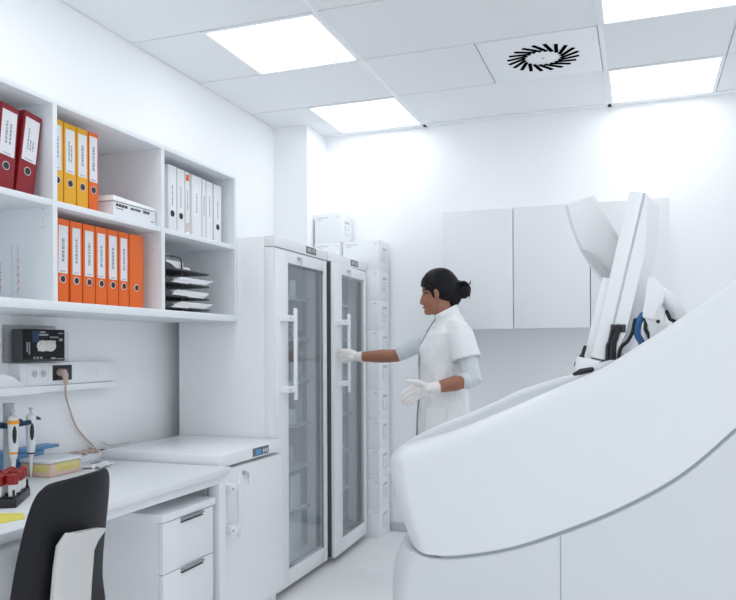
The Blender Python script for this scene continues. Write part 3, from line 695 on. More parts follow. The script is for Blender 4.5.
# ---------------------------------------------------------------- carton stacks in the corner
def carton(x0, x1, y0, y1, z, h, lb, group, jitter=0.0, gap=False):
    cx, cy = (x0 + x1) / 2, (y0 + y1) / 2
    t = thing('archive_carton', (cx, cy, z), lb, 'carton', group)
    MB().box(x0, x1, y0, y1, z, z + h - 0.002, 0.003).build('box_body', 'carton', t)
    mb = MB(); mb.box(x0 + .001, x1 - .001, y0 + .001, y1 - .001, z + h - .0022, z + h); mb.build('lid', 'carton', t)
    s = MB(); ym = cy + 0.01
    s.box(x1 - .002, x1 + .0012, ym - .045, ym + .045, z + h * .70, z + h * .79, 0.0005); s.build('hand_hole', 'grey', t)
    p = MB(); rg = random.Random(int(z * 1000))
    for k in range(4):
        for q in range(3):
            if rg.random() < .7: p.box(x1 - .001, x1 + .001, ym - .04 + q * .03, ym - .03 + q * .03, z + h * (.30 + .09 * k), z + h * (.33 + .09 * k))
    p.box(x1 - .001, x1 + .001, ym - .043, ym - .040, z + h * .3, z + h * .7)
    p.build('print', 'inkpale', t)
    p = MB(); p.box(x0 + .02, x0 + .10, y0 - .001, y0 + .001, z + h * .86, z + h * .89); p.box(x0 + .02, x0 + .06, y0 - .001, y0 + .001, z + h * .79, z + h * .81); p.box(x1 - .035, x1 - .015, y0 - .001, y0 + .001, z + h * .86, z + h * .89)
    p.build('small_print', 'grey', t)
    if jitter: t.rotation_euler = (0, 0, jitter)
    return t
orde = ['bottom', 'second', 'third', 'fourth', 'fifth', 'sixth', 'seventh', 'eighth', 'ninth', 'topmost']
H = 0.1992
jit = [0.0, 0.015, -0.01, 0.012, -0.006, 0.0, 0.008, -0.012, 0.006, 0.02]
for k in range(10):
    lb = {0: 'white carton on the floor, bottom of the corner stack', 9: 'wide white carton topping the right corner stack, level with the fridge tops'}.get(k, '%s white carton from the floor in the right corner stack' % orde[k])
    carton(-1.885, -1.628, 4.685, 4.905, H * k, H, lb, 'cartons of the right corner stack', jit[k])
for k in range(10):
    lb = 'carton second from top of the left corner stack, behind the fridge top' if k == 9 else '%s white carton of the left stack hidden behind the fridge' % orde[k]
    carton(-2.095, -1.905, 4.685, 4.905, H * k, H, lb, 'cartons of the left corner stack')
carton(-2.095, -1.90, 4.69, 4.90, H * 10, 0.196, 'highest white carton of all, atop the left corner stack', 'cartons of the left corner stack', 0.0)

# ---------------------------------------------------------------- wall cabinets
for k, (x0, x1, lb) in enumerate(((-1.167, -0.722, 'left white wall cabinet, behind the woman\'s head'), (-0.720, -0.270, 'middle white wall cabinet on the back wall'), (-0.268, 0.167, 'right white wall cabinet, partly behind the analyser monitor'))):
    t = thing('wall_cabinet', ((x0 + x1) / 2, BY, 1.39), lb, 'cabinet', 'white wall cabinets')
    MB().box(x0, x1, 4.602, BY, 1.392, 2.122, 0.001).build('body', 'white', t)
    MB().box(x0 + .0015, x1 - .0015, 4.58, 4.600, 1.387, 2.124, 0.0015).build('door', 'white', t)

# ---------------------------------------------------------------- the big analyser
def spl(pts, n=8): return [(p.x, p.z) for p in smooth_path([(x, 0, z) for x, z in pts], n)]
top = [(-0.700, .955), (-0.595, .988), (-0.404, 1.070), (-0.224, 1.152), (-0.109, 1.205), (0.003, 1.278), (0.163, 1.388), (0.255, 1.456), (0.45, 1.60), (0.62, 1.70), (0.85, 1.755), (1.15, 1.77)]
low = [(-0.690, .617), (-0.63, .607), (-0.532, .615), (-0.375, .654), (-0.225, .715), (-0.054, .799), (0.108, .904), (0.253, 1.043), (0.42, 1.22), (0.60, 1.36), (0.85, 1.45), (1.15, 1.48)]
def ev(pts):
    """the curve as a function z(x)"""
    q = spl(pts, 10)
    def f(x):
        if x <= q[0][0]: return q[0][1] + (x - q[0][0]) * (q[2][1] - q[0][1]) / (q[2][0] - q[0][0])
        for (x0, z0), (x1, z1) in zip(q, q[1:]):
            if x <= x1: return z0 + (z1 - z0) * (x - x0) / max(1e-9, x1 - x0)
        return q[-1][1]
    return f
tp, lw = spl(top), spl(low)
fl, ft = ev(low), ev(top)
def shell(fl_, ft_, xl, xr, yn, yf, rl, dl, rt, dt, rb=0.006, db=0.006, bul=None):
    """a panel between two curves with a rounded upright end and a rounded top edge, pushed back to yf"""
    NS, NT = 110, 40
    b = bmesh.new(); G_ = []
    for j in range(NT + 1):
        q = j / NT; tt = q + 0.5 * (math.sin(2 * PI * q) / (2 * PI)) * -1.6
        row = []
        for i_ in range(NS + 1):
            p_ = i_ / NS; ss = p_ ** 2.2 * 0.75 + 0.25 * p_ if True else p_
            x = xl(tt) + (xr - xl(tt)) * ss; z = fl_(x) + (ft_(x) - fl_(x)) * tt
            def arc(d, r_, dep): 
                return 0 if d >= r_ else dep * (1 - math.sqrt(max(0, 1 - (1 - d / r_) ** 2)))
            e1, e2, e3 = arc(x - xl(tt), rl, dl), arc(ft_(x) - z, rt, dt), arc(z - fl_(x), rb, db)
            row.append(b.verts.new((x, yn + min((e1 ** 2 + e2 ** 2) ** .5 + e3 + (bul(x, z) if bul else 0), yf - yn - .005), z)))
        G_.append(row)
    for r1, r2 in zip(G_, G_[1:]):
        for k in range(NS): b.faces.new((r1[k], r1[k + 1], r2[k + 1], r2[k]))
    bd = G_[0][:] + [r[-1] for r in G_[1:]] + G_[-1][-2::-1] + [r[0] for r in G_[-2:0:-1]]
    bk = [b.verts.new((v.co.x, yf, v.co.z)) for v in bd]; n = len(bd)
    for k in range(n): b.faces.new((bd[k], bk[k], bk[(k + 1) % n], bd[(k + 1) % n]))
    bmesh.ops.recalc_face_normals(b, faces=b.faces)
    m = MB(); m._merge(b); return m
t = thing('laboratory_analyser', (0.2, 2.65, 0), 'large white curved laboratory analyser filling the lower right foreground', 'laboratory machine')
def xl_up(q): return -0.735 - 0.075 * math.sin(min(1, q / 0.85) * PI / 2) + (0.03 * ((q - .85) / .15) ** 2 if q > .85 else 0)
def ridge(x, z):
    zr = 0.50 - 0.11 * min(1, max(0, (x + 0.80) / 0.36)) ** 0.7; f = max(0, min(1, (z - zr) / 0.008)); return -0.010 * (1 - f) * max(0, min(1, (-0.36 - x) / 0.12))
def xl_lo(q): return -0.800 + (0.035 * ((q - .80) / .20) ** 2 if q > .80 else 0)
shell(fl, ft, xl_up, 1.15, 2.30, 2.52, 0.10, 0.20, 0.062, 0.075).build('side_shell', 'machine', t, smooth=50)
# deck and rear rim
deck = [(x, z - 0.075) for x, z in tp]; deck = [(-0.84, .845)] + deck + [(1.15, .5), (-0.66, .64)]
MB().prism(deck, 'Y', 2.50, 2.96).build('deck', 'machine', t)
rim = spl([(-0.895, .875), (-0.868, .900), (-0.763, .952), (-0.639, 1.004), (-0.518, 1.058), (-0.44, 1.098), (-0.287, 1.150), (-0.20, 1.172)], 5) + [(x, z - 0.05) for x, z in tp if x > -0.12]; edge_ = [(x, 2.962, z - 0.020) for x, z in rim]; rim = [(x, z - 0.020) for x, z in rim] + [(1.15, .5), (-0.70, .62)]
MB().prism(rim, 'Y', 2.94, 2.985).build('rear_rim', 'machine', t); MB().tube(edge_, 0.0235, 12).build('rim_edge', 'machine', t)
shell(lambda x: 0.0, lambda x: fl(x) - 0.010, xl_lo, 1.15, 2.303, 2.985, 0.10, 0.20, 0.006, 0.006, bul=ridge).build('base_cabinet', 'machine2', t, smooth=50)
core = [q for q in lw if q[0] > -0.60]; core = [(x, z + 0.012) for x, z in core] + [(x, z - 0.03) for x, z in core[::-1]]
MB().prism(core, 'Y', 2.3115, 2.50).build('joint_strip', 'groove', t)
MB().box(-0.226, -0.2225, 2.3022, 2.32, 0.02, 0.700).build('panel_seam', 'groove', t)
# hood, display and arm on the deck
outer = spl([(-0.258, 1.795), (-0.228, 1.69), (-0.182, 1.589), (-0.112, 1.492), (-0.03, 1.40), (0.06, 1.33)], 6)
inner_ = spl([(-0.152, 1.828), (-0.117, 1.765), (-0.066, 1.67), (-0.01, 1.58), (0.05, 1.50), (0.10, 1.42)], 6)
rr = []
for p, q in zip(outer, inner_):
    P_, Q_ = Vector((p[0], 0, p[1])), Vector((q[0], 0, q[1])); dv = (Q_ - P_).normalized() * 0.012
    rr.append([P_ + V for V in (Vector((0, 2.856, 0)), dv + Vector((0, 2.84, 0)))] + [Q_ - dv + Vector((0, 2.84, 0)), Q_ + Vector((0, 2.856, 0)), Q_ + Vector((0, 2.93, 0)), P_ + Vector((0, 2.93, 0))])
hood = MB().rings(rr).build('raised_hood', 'appl', t, smooth=30)
MB().prism(spl([(-0.20, 1.63), (-0.15, 1.555), (-0.10, 1.49), (-0.09, 1.47), (-0.07, 1.49), (-0.11, 1.545), (-0.16, 1.61)], 4), 'Y', 2.80, 2.842).build('hood_shade_sliver', 'grey', hood)  # grey sliver added in place of the shade along the hood's curve
MB().box(0.02, 0.09, 2.85, 2.92, 1.18, 1.40, 0.01).build('hood_hinge', 'appl', hood)
ana = t
# monitor: slanted slab with a hump on its back
t = thing('touch_monitor', (-0.11, 2.7, 1.18), 'white tilted touch monitor seen edge-on above the analyser', 'monitor')
up = Vector((0.222, 0, 0.968)).normalized(); dp = Vector((0.17, 0.985, 0)).normalized(); nx = up.cross(dp).normalized()      # nx points to the left, where the screen looks
nx = -nx if nx.x > 0 else nx
B0 = Vector((-0.146, 2.60, 1.235))
def frame(a, h, n): return B0 + dp * a + up * h + nx * n
Mm = Matrix((( dp.x, up.x, nx.x, B0.x), (dp.y, up.y, nx.y, B0.y), (dp.z, up.z, nx.z, B0.z), (0, 0, 0, 1)))
MB().box(0, .28, 0, .565, -.040, .008, 0.006, 3, mtx=Mm).build('front_case', 'appl', t)
MB().box(-.001, .281, .004, .561, -.0445, -.0405, mtx=Mm).build('seam', 'grey', t)
hump = [(0.004, 0.09), (0.004, .555), (-0.012, .565)]
mb = MB(); rr = []
for a, f in ((0.0, 1.0), (0.28, 0.7)):
    rr.append([frame(a, h, n * f - .045 * (1 - f)) for h, n in ((.03, -.045), (.56, -.045), (.55, -.052), (.42, -.078), (.36, -.086), (.10, -.086), (.03, -.070))])
mb.rings(rr); mb.build('back_case', 'appl', t)
MB().box(.02, .26, -.01, .27, .0085, .034, 0.003, mtx=Mm).build('lower_bezel', 'appl', t)
MB().box(.03, .25, .20, .53, .0082, .010, mtx=Mm).build('screen', 'black', t)
mb = MB(); mb.box(-.03, .12, -.05, -.005, -.03, .045, 0.004, mtx=Mm); mb.build('foot', 'appl', t)
mb = MB(); mb.box(0.02, .16, -.115, -.045, -.08, -.02, 0.004, mtx=Mm); mb.build('stand', 'appl', t)
mb = MB(); mb.tube([frame(-.012, 0.03, .030), frame(-.012, 0.0, .032)], 0.006); mb.tube([frame(-.012, -.005, .033), frame(-.014, -.035, .040)], [0.010, 0.012]); mb.build('black_clip', 'black', t)
# tray under the monitor and black pad
tag(MB().prism([(-0.195, 1.195), (-0.09, 1.228), (-0.055, 1.228), (-0.055, 1.10), (-0.17, 1.10)], 'Y', 2.53, 2.70).build('monitor_tray', 'appl', loc=(-.12, 2.6, 1.1)), 'white sloping tray under the tilted monitor', 'tray')
MB().tube([(-0.200, 2.535, 1.182), (-0.180, 2.53, 1.190), (-0.145, 2.53, 1.198)], [0.006, 0.010, 0.008], 10).build('rubber_pad', 'black', bpy.data.objects['monitor_tray'], loc=None).matrix_parent_inverse = Matrix.Translation((.12, -2.6, -1.1))
# arm joint with round cover
def plate(poly, y0, y1, bev=0.004):
    m = MB().prism(poly, 'Y', y0, y1); es = [e for e in m.bm.edges if len(e.link_faces) == 2 and e.calc_face_angle(0) > 1.2]
    bmesh.ops.bevel(m.bm, geom=es, offset=bev, segments=2, affect='EDGES'); return m
t = ana
o = [(0.028, 1.50)] + [(0.020 + 0.056 * math.sin(a), 1.435 + 0.066 * math.cos(a)) for a in [PI * k / 14 for k in range(1, 12)]] + [(0.05, 1.355), (0.010, 1.365)]
arm = plate(o, 2.56, 2.62).build('arm_cover', 'appl', t)
pl = [(0.012, 1.378), (0.040, 1.385), (0.066, 1.415), (0.082, 1.345), (0.10, 1.26), (0.03, 1.20), (0.035, 1.29), (0.03, 1.335)]
plate(pl, 2.57, 2.61, 0.002).build('hinge_plate', 'appl', arm)
MB().cyl((0.058, 2.568, 1.352), (0.058, 2.574, 1.352), 0.006).build('screw', 'black', arm)
MB().tube([(0.075, 2.64, 1.445), (0.105, 2.64, 1.405), (0.128, 2.64, 1.36), (0.13, 2.64, 1.27)], [0.022, 0.028, 0.028, 0.028], 16).build('elbow', 'appl', arm)
MB().tube([(0.085, 2.60, 1.385), (0.095, 2.60, 1.360), (0.11, 2.60, 1.352)], 0.006, 8).build('joint_gap', 'black', arm)
def cable(pts, r_, m, lb): tag(MB().tube(smooth_path(pts), r_, 8).build('cable', m, loc=pts[-1]), lb, 'cable')
cable([(0.012, 2.60, 1.375), (-0.002, 2.60, 1.345), (-0.004, 2.60, 1.31), (0.012, 2.60, 1.270), (0.02, 2.60, 1.15)], 0.011, 'bluecable', 'thick blue cable between monitor and round arm cover')
cable([(-0.012, 2.60, 1.36), (-0.02, 2.60, 1.32), (-0.035, 2.60, 1.29), (-0.06, 2.59, 1.255), (-0.07, 2.58, 1.13)], 0.006, 'black', 'thin black cable curving down from the monitor back')
cable([(0.024, 2.60, 1.372), (0.020, 2.59, 1.33), (0.034, 2.59, 1.29), (0.04, 2.59, 1.16)], 0.006, 'black', 'thin black cable right of the thick blue one')
cable([(-0.064, 2.585, 1.335), (-0.075, 2.585, 1.30), (-0.082, 2.585, 1.27), (-0.085, 2.585, 1.13)], 0.012, 'black', 'thick black cable bundle right under the monitor back')
cable([(-0.084, 2.585, 1.328), (-0.092, 2.585, 1.29), (-0.100, 2.585, 1.26), (-0.10, 2.585, 1.12)], 0.005, 'mesh', 'dark cable at the left of the bundle under the monitor')
tag(MB().box(-.088, -.040, 2.585, 2.63, 1.318, 1.345, 0.002).build('connector_block', 'mesh', loc=(-.06, 2.6, 1.33)), 'dark connector block on the monitor back with cables below', 'connector')

# ---------------------------------------------------------------- the woman
P0 = Vector((-0.964, 3.906, 0)); W = Matrix.Translation(P0) @ Matrix.Rotation(math.radians(200), 4, 'Z')     # local: x ahead, y her left, z up
wo = thing('person', P0, 'woman in white tunic and pale gloves reaching for the fridge handle', 'person')
def V3(*a): return Vector(a)
shL, elL, wrL = V3(-.045, .165, 1.345), V3(-.098, .212, 1.108), V3(.112, .250, 1.066)
shR, elR, wrR = V3(.035, -.160, 1.350), V3(.268, -.290, 1.226), V3(.490, -.372, 1.220)
def hand_left(mb, g=0.0):
    """relaxed, fingers drooping, thumb ahead"""
    mb.tube([wrL - V3(.03, 0, 0), wrL, wrL + V3(.030, .002, .001)], [.026 + g, .025 + g, .029 + g], 12, (0.80, 1.0))
    mb.tube([wrL + V3(.015, .002, 0), wrL + V3(.05, .004, .000), wrL + V3(.080, .004, -.008)], [.027 + g, .033 + g, .030 + g], 14, (1.0, .52))
    for k, (dy, dz, ln) in enumerate(((.012, .018, 1.0), (.008, .000, 1.06), (.002, -.018, .98), (-.004, -.034, .80))):
        b0 = wrL + V3(.072 - .004 * k, dy, dz - .004); d1 = V3(.038, .003, -.012 - .006 * k) * ln; d2 = V3(.025, .002, -.017) * ln; d3 = V3(.014, -.002, -.015) * ln
        mb.tube([b0 - V3(.03, 0, -.006), b0, b0 + d1, b0 + d1 + d2, b0 + d1 + d2 + d3], [.0105 + g, .0105 + g, .0095 + g, .0085 + g, .0072 + g], 10)
    b0 = wrL + V3(.025, .016, .016)
    mb.tube([b0 - V3(.01, .01, .01), b0 + V3(.03, .012, .014), b0 + V3(.066, .012, .020), b0 + V3(.096, .008, .022)], [.015 + g, .0135 + g, .0105 + g, .0085 + g], 10)
def hand_right(mb, g=0.0):
    """fingers closed round the door handle, index stretched along it"""
    f = V3(.93, -.30, .22).normalized()
    mb.tube([wrR - f * .04, wrR, wrR + f * .03], [.026 + g, .025 + g, .028 + g], 12, (1.0, .8))
    mb.tube([wrR + f * .015, wrR + f * .05, wrR + f * .085], [.027 + g, .033 + g, .029 + g], 14, (1.0, .55))
    k0 = wrR + f * .082
    mb.tube([k0 - f * .03 + V3(0, 0, .018), k0 + V3(0, 0, .018), k0 + V3(.042, -.016, .020), k0 + V3(.066, -.022, .024), k0 + V3(.086, -.026, .027)], [.0105 + g, .0105 + g, .0092 + g, .0082 + g, .007 + g], 10)
    for k, dz in enumerate((.001, -.016, -.032)):
        q = k0 + V3(-.004 * k, 0, dz); ln = (1.0, .96, .82)[k]
        mb.tube([q - f * .03, q, q + V3(.030, -.016, -.008) * ln, q + V3(.022, -.040, -.020) * ln, q + V3(.000, -.046, -.024) * ln], [.0105 + g, .0105 + g, .0095 + g, .0085 + g, .0075 + g], 10)
    b0 = wrR + f * .03 + V3(0, .016, -.006)
    mb.tube([b0 - f * .01 - V3(0, .01, 0), b0 + f * .025 + V3(0, .008, -.016), b0 + f * .050 + V3(.0, .004, -.032), b0 + f * .062 + V3(0, -.008, -.046)], [.015 + g, .0135 + g, .0105 + g, .0085 + g], 10)
def ell(c, a, b_, z, n=28, p=2.0, tilt=0.0):
    out = []
    for k in range(n):
        th = 2 * PI * k / n; x = a * math.copysign(abs(math.cos(th)) ** (2 / p), math.cos(th)); y = b_ * math.copysign(abs(math.sin(th)) ** (2 / p), math.sin(th))
        out.append(V3(c[0] + x, c[1] + y, z + tilt * x))
    return out
# body: legs, trunk, neck, head, arms and hands as one skin
mb = MB()
mb.rings([ell((.01, 0), .095, .145, .80), ell((.008, 0), .105, .165, .88), ell((.012, 0), .100, .155, .97), ell((.02, 0), .092, .128, 1.08), ell((.022, 0), .098, .138, 1.18), ell((.018, 0), .100, .150, 1.27), ell((.008, 0), .085, .155, 1.335), ell((.0, 0), .062, .115, 1.385), ell((.0, 0), .05, .06, 1.41)])
for sy, fx in ((.085, .05), (-.085, -.05)):
    mb.tube([V3(.005, sy, .86), V3(.012, sy * 1.02, .68), V3(.02 + fx * .4, sy * 1.05, .47), V3(.0 + fx * .8, sy * 1.05, .28), V3(-.01 + fx, sy * 1.05, .08)], [.092, .078, .055, .052, .036], 16)
    mb.tube([V3(-.025 + fx, sy * 1.05, .045), V3(.06 + fx, sy * 1.1, .038), V3(.16 + fx, sy * 1.15, .028)], [.038, .038, .026], 12)
mb.tube([V3(-.005, 0, 1.37), V3(.012, 0, 1.43), V3(.035, 0, 1.50), V3(.05, 0, 1.55)], [.060, .052, .050, .055], 16)
mb.ball((.045, 0, 1.603), (.094, .073, .090), 24)                      # skull
mb.ball((.072, 0, 1.535), (.062, .058, .075), 24)                      # face
mb.tube([V3(.060, 0, 1.505), V3(.088, 0, 1.478), V3(.108, 0, 1.466)], [.048, .036, .022], 14)   # jaw and chin
mb.tube([V3(.128, 0, 1.562), V3(.136, 0, 1.535), V3(.142, 0, 1.513)], [.009, .0105, .011], 10)    # nose
mb.tube([V3(.130, -.014, 1.508), V3(.134, 0, 1.509), V3(.130, .014, 1.508)], .008, 8)
mb.tube([V3(.112, -.035, 1.577), V3(.130, -.016, 1.578), V3(.132, 0, 1.577), V3(.130, .016, 1.578), V3(.112, .035, 1.577)], .009, 8)   # brow
mb.tube([V3(.118, -.018, 1.487), V3(.127, 0, 1.488), V3(.118, .018, 1.487)], .007, 8)
for s in (1, -1):
    mb.ball((.068, s * .074, 1.556), (.015, .007, .028), 14, Matrix.Rotation(0.2, 4, 'Y')); mb.ball((.072, s * .077, 1.568), (.013, .008, .013), 12)
mb.tube([V3(-.02, .09, 1.36), shL, (shL + elL) / 2 + V3(-.004, 0, 0), elL, elL + (wrL - elL) * .4, wrL], [.055, .055, .046, .040, .040, .027], 16)
mb.tube([V3(.01, -.09, 1.36), shR, (shR + elR) / 2, elR, elR + (wrR - elR) * .35, wrR], [.055, .053, .045, .038, .040, .027], 16)
hand_left(mb); hand_right(mb)
body = mb.xf(W).build('body', 'skin', wo); bake(body, [('REMESH', dict(mode='VOXEL', voxel_size=0.0042)), ('SMOOTH', dict(factor=0.5, iterations=4))])
# gloves
mb = MB(); hand_left(mb, .0016); g = mb.xf(W).build('glove', 'glove', wo); bake(g, [('REMESH', dict(mode='VOXEL', voxel_size=0.0032)), ('SMOOTH', dict(factor=0.5, iterations=3))]); g['label'] = 'pale latex glove on the lowered hand'
cu = MB(); q = (elL - wrL).normalized(); cu.tube([wrL + q * .0, wrL + q * .02, wrL + q * .045], [.029, .030, .031], 16); cu.xf(W).build('cuff', 'glove', g)
mb = MB(); hand_right(mb, .0016); g = mb.xf(W).build('glove', 'glove', wo); bake(g, [('REMESH', dict(mode='VOXEL', voxel_size=0.0032)), ('SMOOTH', dict(factor=0.5, iterations=3))]); g['label'] = 'pale latex glove on the hand at the fridge handle'
cu = MB(); q = (elR - wrR).normalized(); cu.tube([wrR + q * .0, wrR + q * .015, wrR + q * .03], [.029, .030, .030], 16); cu.xf(W).build('cuff', 'glove', g)
# face details
for s in (1, -1):
    MB().ball((.117, s * .031, 1.557), (.010, .012, .007), 12).xf(W).build('eye', 'eye', body)
    MB().ball((.1235, s * .0315, 1.556), (.005, .006, .006), 10).xf(W).build('iris', 'black', body)
    MB().tube([V3(.102, s * .052, 1.575), V3(.124, s * .036, 1.584), V3(.134, s * .016, 1.580)], [.002, .0035, .0035], 6).xf(W).build('eyebrow', 'hair', wo)
    MB().tube([V3(.112, s * .045, 1.561), V3(.126, s * .034, 1.564), V3(.127, s * .021, 1.560)], [.0015, .003, .002], 6).xf(W).build('eyelash', 'hair', wo)
MB().tube([V3(.1265, -.014, 1.486), V3(.1345, 0, 1.487), V3(.1265, .014, 1.486)], .0035, 6).xf(W).build('lips', 'lip', wo)
# hair: cap cut along the hairline, nape, bun with strands
mb = MB(); b = bmesh.new(); bmesh.ops.create_uvsphere(b, u_segments=40, v_segments=28, radius=1)
for v in b.verts: v.co = Vector((.044 + v.co.x * .103, v.co.y * .082, 1.600 + v.co.z * .100))
pn = V3(-.60, 0, .80).normalized()
bmesh.ops.bisect_plane(b, geom=list(b.verts) + list(b.edges) + list(b.faces), plane_co=V3(.146, 0, 1.606), plane_no=pn, clear_inner=True)
bd = [e for e in b.edges if e.is_boundary]; bmesh.ops.holes_fill(b, edges=bd)
for v in b.verts:
    n = noise.noise(Vector((v.co.x * 12, v.co.y * 60, v.co.z * 25))); v.co += (v.co - V3(.044, 0, 1.60)).normalized() * n * .003
mb._merge(b)
mb.tube([V3(-.035, 0, 1.57), V3(-.032, 0, 1.53), V3(-.018, 0, 1.485)], [.045, .038, .022], 14)
for s in (1, -1): mb.tube([V3(.105, s * .064, 1.59), V3(.088, s * .071, 1.565), V3(.083, s * .070, 1.540)], [.014, .009, .004], 8)
hair = mb.xf(W).build('hair', 'hair', wo)
mb = MB(); rg = random.Random(11)
mb.ball((-.078, 0, 1.580), (.040, .040, .040), 16)
for k in range(16):
    a = rg.random() * 2 * PI; e = rg.uniform(-.6, .6)
    pts = []
    for j in range(6):
        aa = a + j * .5; pts.append(V3(-.078 + .040 * math.cos(aa) * math.cos(e), .036 * math.sin(e) + .018 * math.sin(aa * 1.3), 1.580 + .040 * math.sin(aa)))
    mb.tube(pts, rg.uniform(.005, .009), 6)
for p in ([(-.10, .01, 1.60), (-.118, .01, 1.615), (-.122, .01, 1.630)], [(-.10, .0, 1.575), (-.118, .0, 1.562), (-.115, .0, 1.535)], [(-.095, .012, 1.57), (-.108, .012, 1.55), (-.102, .012, 1.542)], [(-.05, 0, 1.62), (-.06, 0, 1.63), (-.068, 0, 1.632)]): mb.tube([V3(*q) for q in p], [.006, .004, .0015], 6)
mb.tube([V3(-.045, 0, 1.60), V3(-.06, 0, 1.594)], .022, 10)
mb.xf(W).build('hair_bun', 'hair', hair)
# tunic
def wrinkle(o, amp, fx, seed=0):
    for v in o.data.vertices:
        p = v.co; n = noise.noise(Vector((p.x * fx, p.y * fx, p.z * fx * .55 + seed))) + .5 * noise.noise(Vector((p.x * fx * 2.3, p.y * fx * 2.3, p.z * fx + seed)))
        v.co = p + v.normal * (n * amp)
mb = MB()
mb.rings([ell((.022, 0), .150, .200, .73), ell((.022, 0), .147, .198, .80), ell((.022, 0), .143, .192, .90), ell((.026, 0), .132, .172, 1.0), ell((.030, 0), .124, .155, 1.09), ell((.030, 0), .128, .158, 1.18), ell((.022, 0), .128, .172, 1.27), ell((.010, 0), .108, .180, 1.345),
          ell((.002, 0), .084, .138, 1.395, tilt=-.3), ell((.002, 0), .066, .078, 1.425, tilt=-.45), ell((.006, 0), .062, .066, 1.445, tilt=-.5), ell((.012, 0), .060, .062, 1.468, tilt=-.5)])
mb.tube([V3(-.02, .09, 1.350), V3(-.042, .155, 1.338), V3(-.055, .175, 1.300)], [.068, .070, .066], 20)
mb.ball(shL + V3(.004, -.004, .008), (.062, .060, .060)); mb.ball(shR + V3(0, -.004, .006), .062)
mb.tube([V3(.01, -.10, 1.35), V3(.035, -.150, 1.335), V3(.08, -.178, 1.315)], [.062, .066, .064], 20)
tun = mb.xf(W).build('tunic', 'tunic', wo); bake(tun, [('REMESH', dict(mode='VOXEL', voxel_size=0.006)), ('SMOOTH', dict(factor=0.5, iterations=5))]); wrinkle(tun, .010, 20)
mb = MB(); mb.tube(smooth_path([V3(.068, .012, 1.425), V3(.112, .014, 1.36), V3(.150, .014, 1.27), V3(.158, .014, 1.18), V3(.154, .014, 1.09), V3(.160, .014, 1.0), V3(.168, .014, .90), V3(.172, .014, .75)], 5), .0045, 8); mb.xf(W).build('placket_edge', 'midgrey', tun)
for x, y, z in ((.149, .030, 1.25), (.158, .030, 1.16), (.155, .030, 1.07)): MB().cyl(V3(x - .004, y, z), V3(x + .004, y, z), .006, seg=10).xf(W).build('button', 'grey', tun)
mb = MB(); rr = []
for a in (-.02, .02): pass
poc = []
for zz in (.80, .84, .88, .92, .955, .962):
    poc.append(zz)
rows_ = []
b = bmesh.new(); vv = []
for zz in poc:
    row = []
    rz = .147 + (.90 - zz) * .05 if zz < .9 else .143 - (zz - .9) * .11
    ry = .197 - max(0, zz - .82) * .16
    for k in range(9):
        th = math.radians(40 + k * 5.6); grow = 1.075 if zz < .958 else 1.06
        row.append(b.verts.new((.022 + rz * grow * math.cos(th), ry * grow * math.sin(th), zz)))
    vv.append(row)
for r1, r2 in zip(vv, vv[1:]):
    for k in range(8): b.faces.new((r1[k], r1[k + 1], r2[k + 1], r2[k]))
mb._merge(b); pk = mb.xf(W).build('pocket', 'tunic', tun); bake(pk, [('SOLIDIFY', dict(thickness=0.012))])
mb = MB(); mb.rings([ell((.008, 0), .0635, .067, 1.448, tilt=-.5), ell((.014, 0), .062, .064, 1.474, tilt=-.5), ell((.014, 0), .057, .059, 1.474, tilt=-.5), ell((.008, 0), .058, .06, 1.448, tilt=-.5)], cap=False); mb.xf(W).build('collar', 'tunic', tun)
ss_ = []
for f, r_ in ((-.10, .056), (-.02, .066), (.05, .069), (.18, .070), (.32, .071), (.46, .073), (.56, .075)):
    c = shL + (elL - shL) * f; ax = (elL - shL).normalized(); e1 = V3(1, 0, 0); e1 = (e1 - ax * e1.dot(ax)).normalized(); e2 = ax.cross(e1)
    ss_.append([c + e1 * r_ * math.cos(2 * PI * k / 28) + e2 * r_ * .92 * math.sin(2 * PI * k / 28) for k in range(28)])
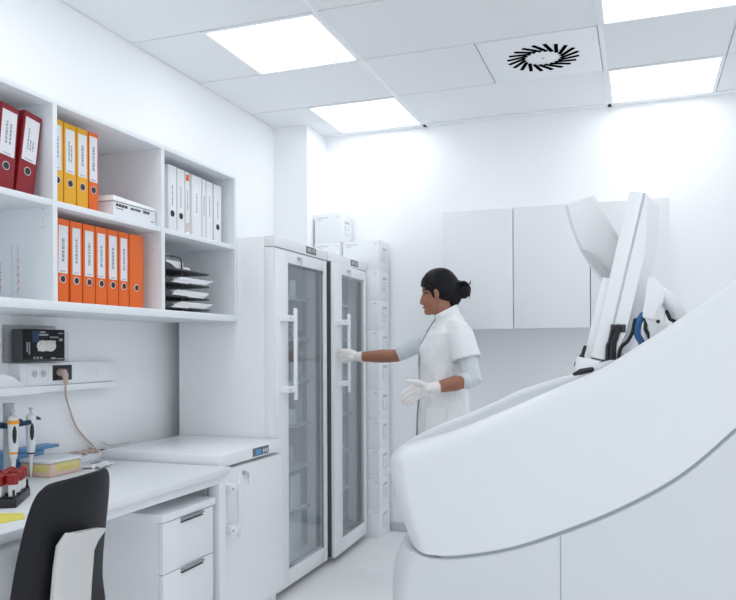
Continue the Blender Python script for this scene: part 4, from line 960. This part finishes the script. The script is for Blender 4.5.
sv = MB().rings(ss_, cap=False).xf(W).build('short_sleeve', 'tunic', tun); bake(sv, [('SUBSURF', dict(levels=1, render_levels=1)), ('SOLIDIFY', dict(thickness=0.005))]); wrinkle(sv, .0035, 18, 8)
# long sleeves under the tunic
mb = MB(); mb.tube([shL + (elL - shL) * .35, (shL + elL) / 2 + V3(-.005, .002, 0), shL + (elL - shL) * .75, elL + V3(-.006, 0, 0), elL + (wrL - elL) * .14], [.054, .052, .049, .050, .048], 18)
s1 = mb.xf(W).build('sleeve', 'under', wo); bake(s1, [('REMESH', dict(mode='VOXEL', voxel_size=0.005)), ('SMOOTH', dict(factor=.5, iterations=2))]); wrinkle(s1, .004, 34, 3); s1['label'] = 'pale grey jersey sleeve on the bent arm'
mb = MB(); mb.tube([shR + (elR - shR) * .1, (shR + elR) / 2, shR + (elR - shR) * .72, shR + (elR - shR) * .86], [.054, .051, .047, .046], 18)
s2 = mb.xf(W).build('sleeve', 'under', wo); bake(s2, [('REMESH', dict(mode='VOXEL', voxel_size=0.005)), ('SMOOTH', dict(factor=.5, iterations=2))]); wrinkle(s2, .004, 34, 5); s2['label'] = 'pale grey jersey sleeve on the stretched arm'
# trousers and clogs
mb = MB()
mb.rings([ell((.01, 0), .110, .165, .74), ell((.01, 0), .115, .175, .90), ell((.012, 0), .108, .162, .98)])
for sy, fx in ((.085, .05), (-.085, -.05)):
    mb.tube([V3(.005, sy, .86), V3(.012, sy * 1.02, .68), V3(.02 + fx * .4, sy * 1.05, .47), V3(.0 + fx * .8, sy * 1.05, .28), V3(-.012 + fx, sy * 1.05, .12)], [.100, .090, .072, .068, .066], 18)
tr = mb.xf(W).build('trousers', 'tunic', wo); bake(tr, [('REMESH', dict(mode='VOXEL', voxel_size=0.008)), ('SMOOTH', dict(factor=.5, iterations=3))])
for sy, fx in ((.089, .05), (-.089, -.05)):
    mb = MB(); mb.tube([V3(-.04 + fx, sy, .046), V3(.06 + fx, sy * 1.05, .046), V3(.165 + fx, sy * 1.1, .036)], [.044, .046, .034], 16); mb.box(-.075 + fx, .185 + fx, sy - .042, sy + .046, 0, .016, .006)
    mb.xf(W).build('clog', 'appl', wo)
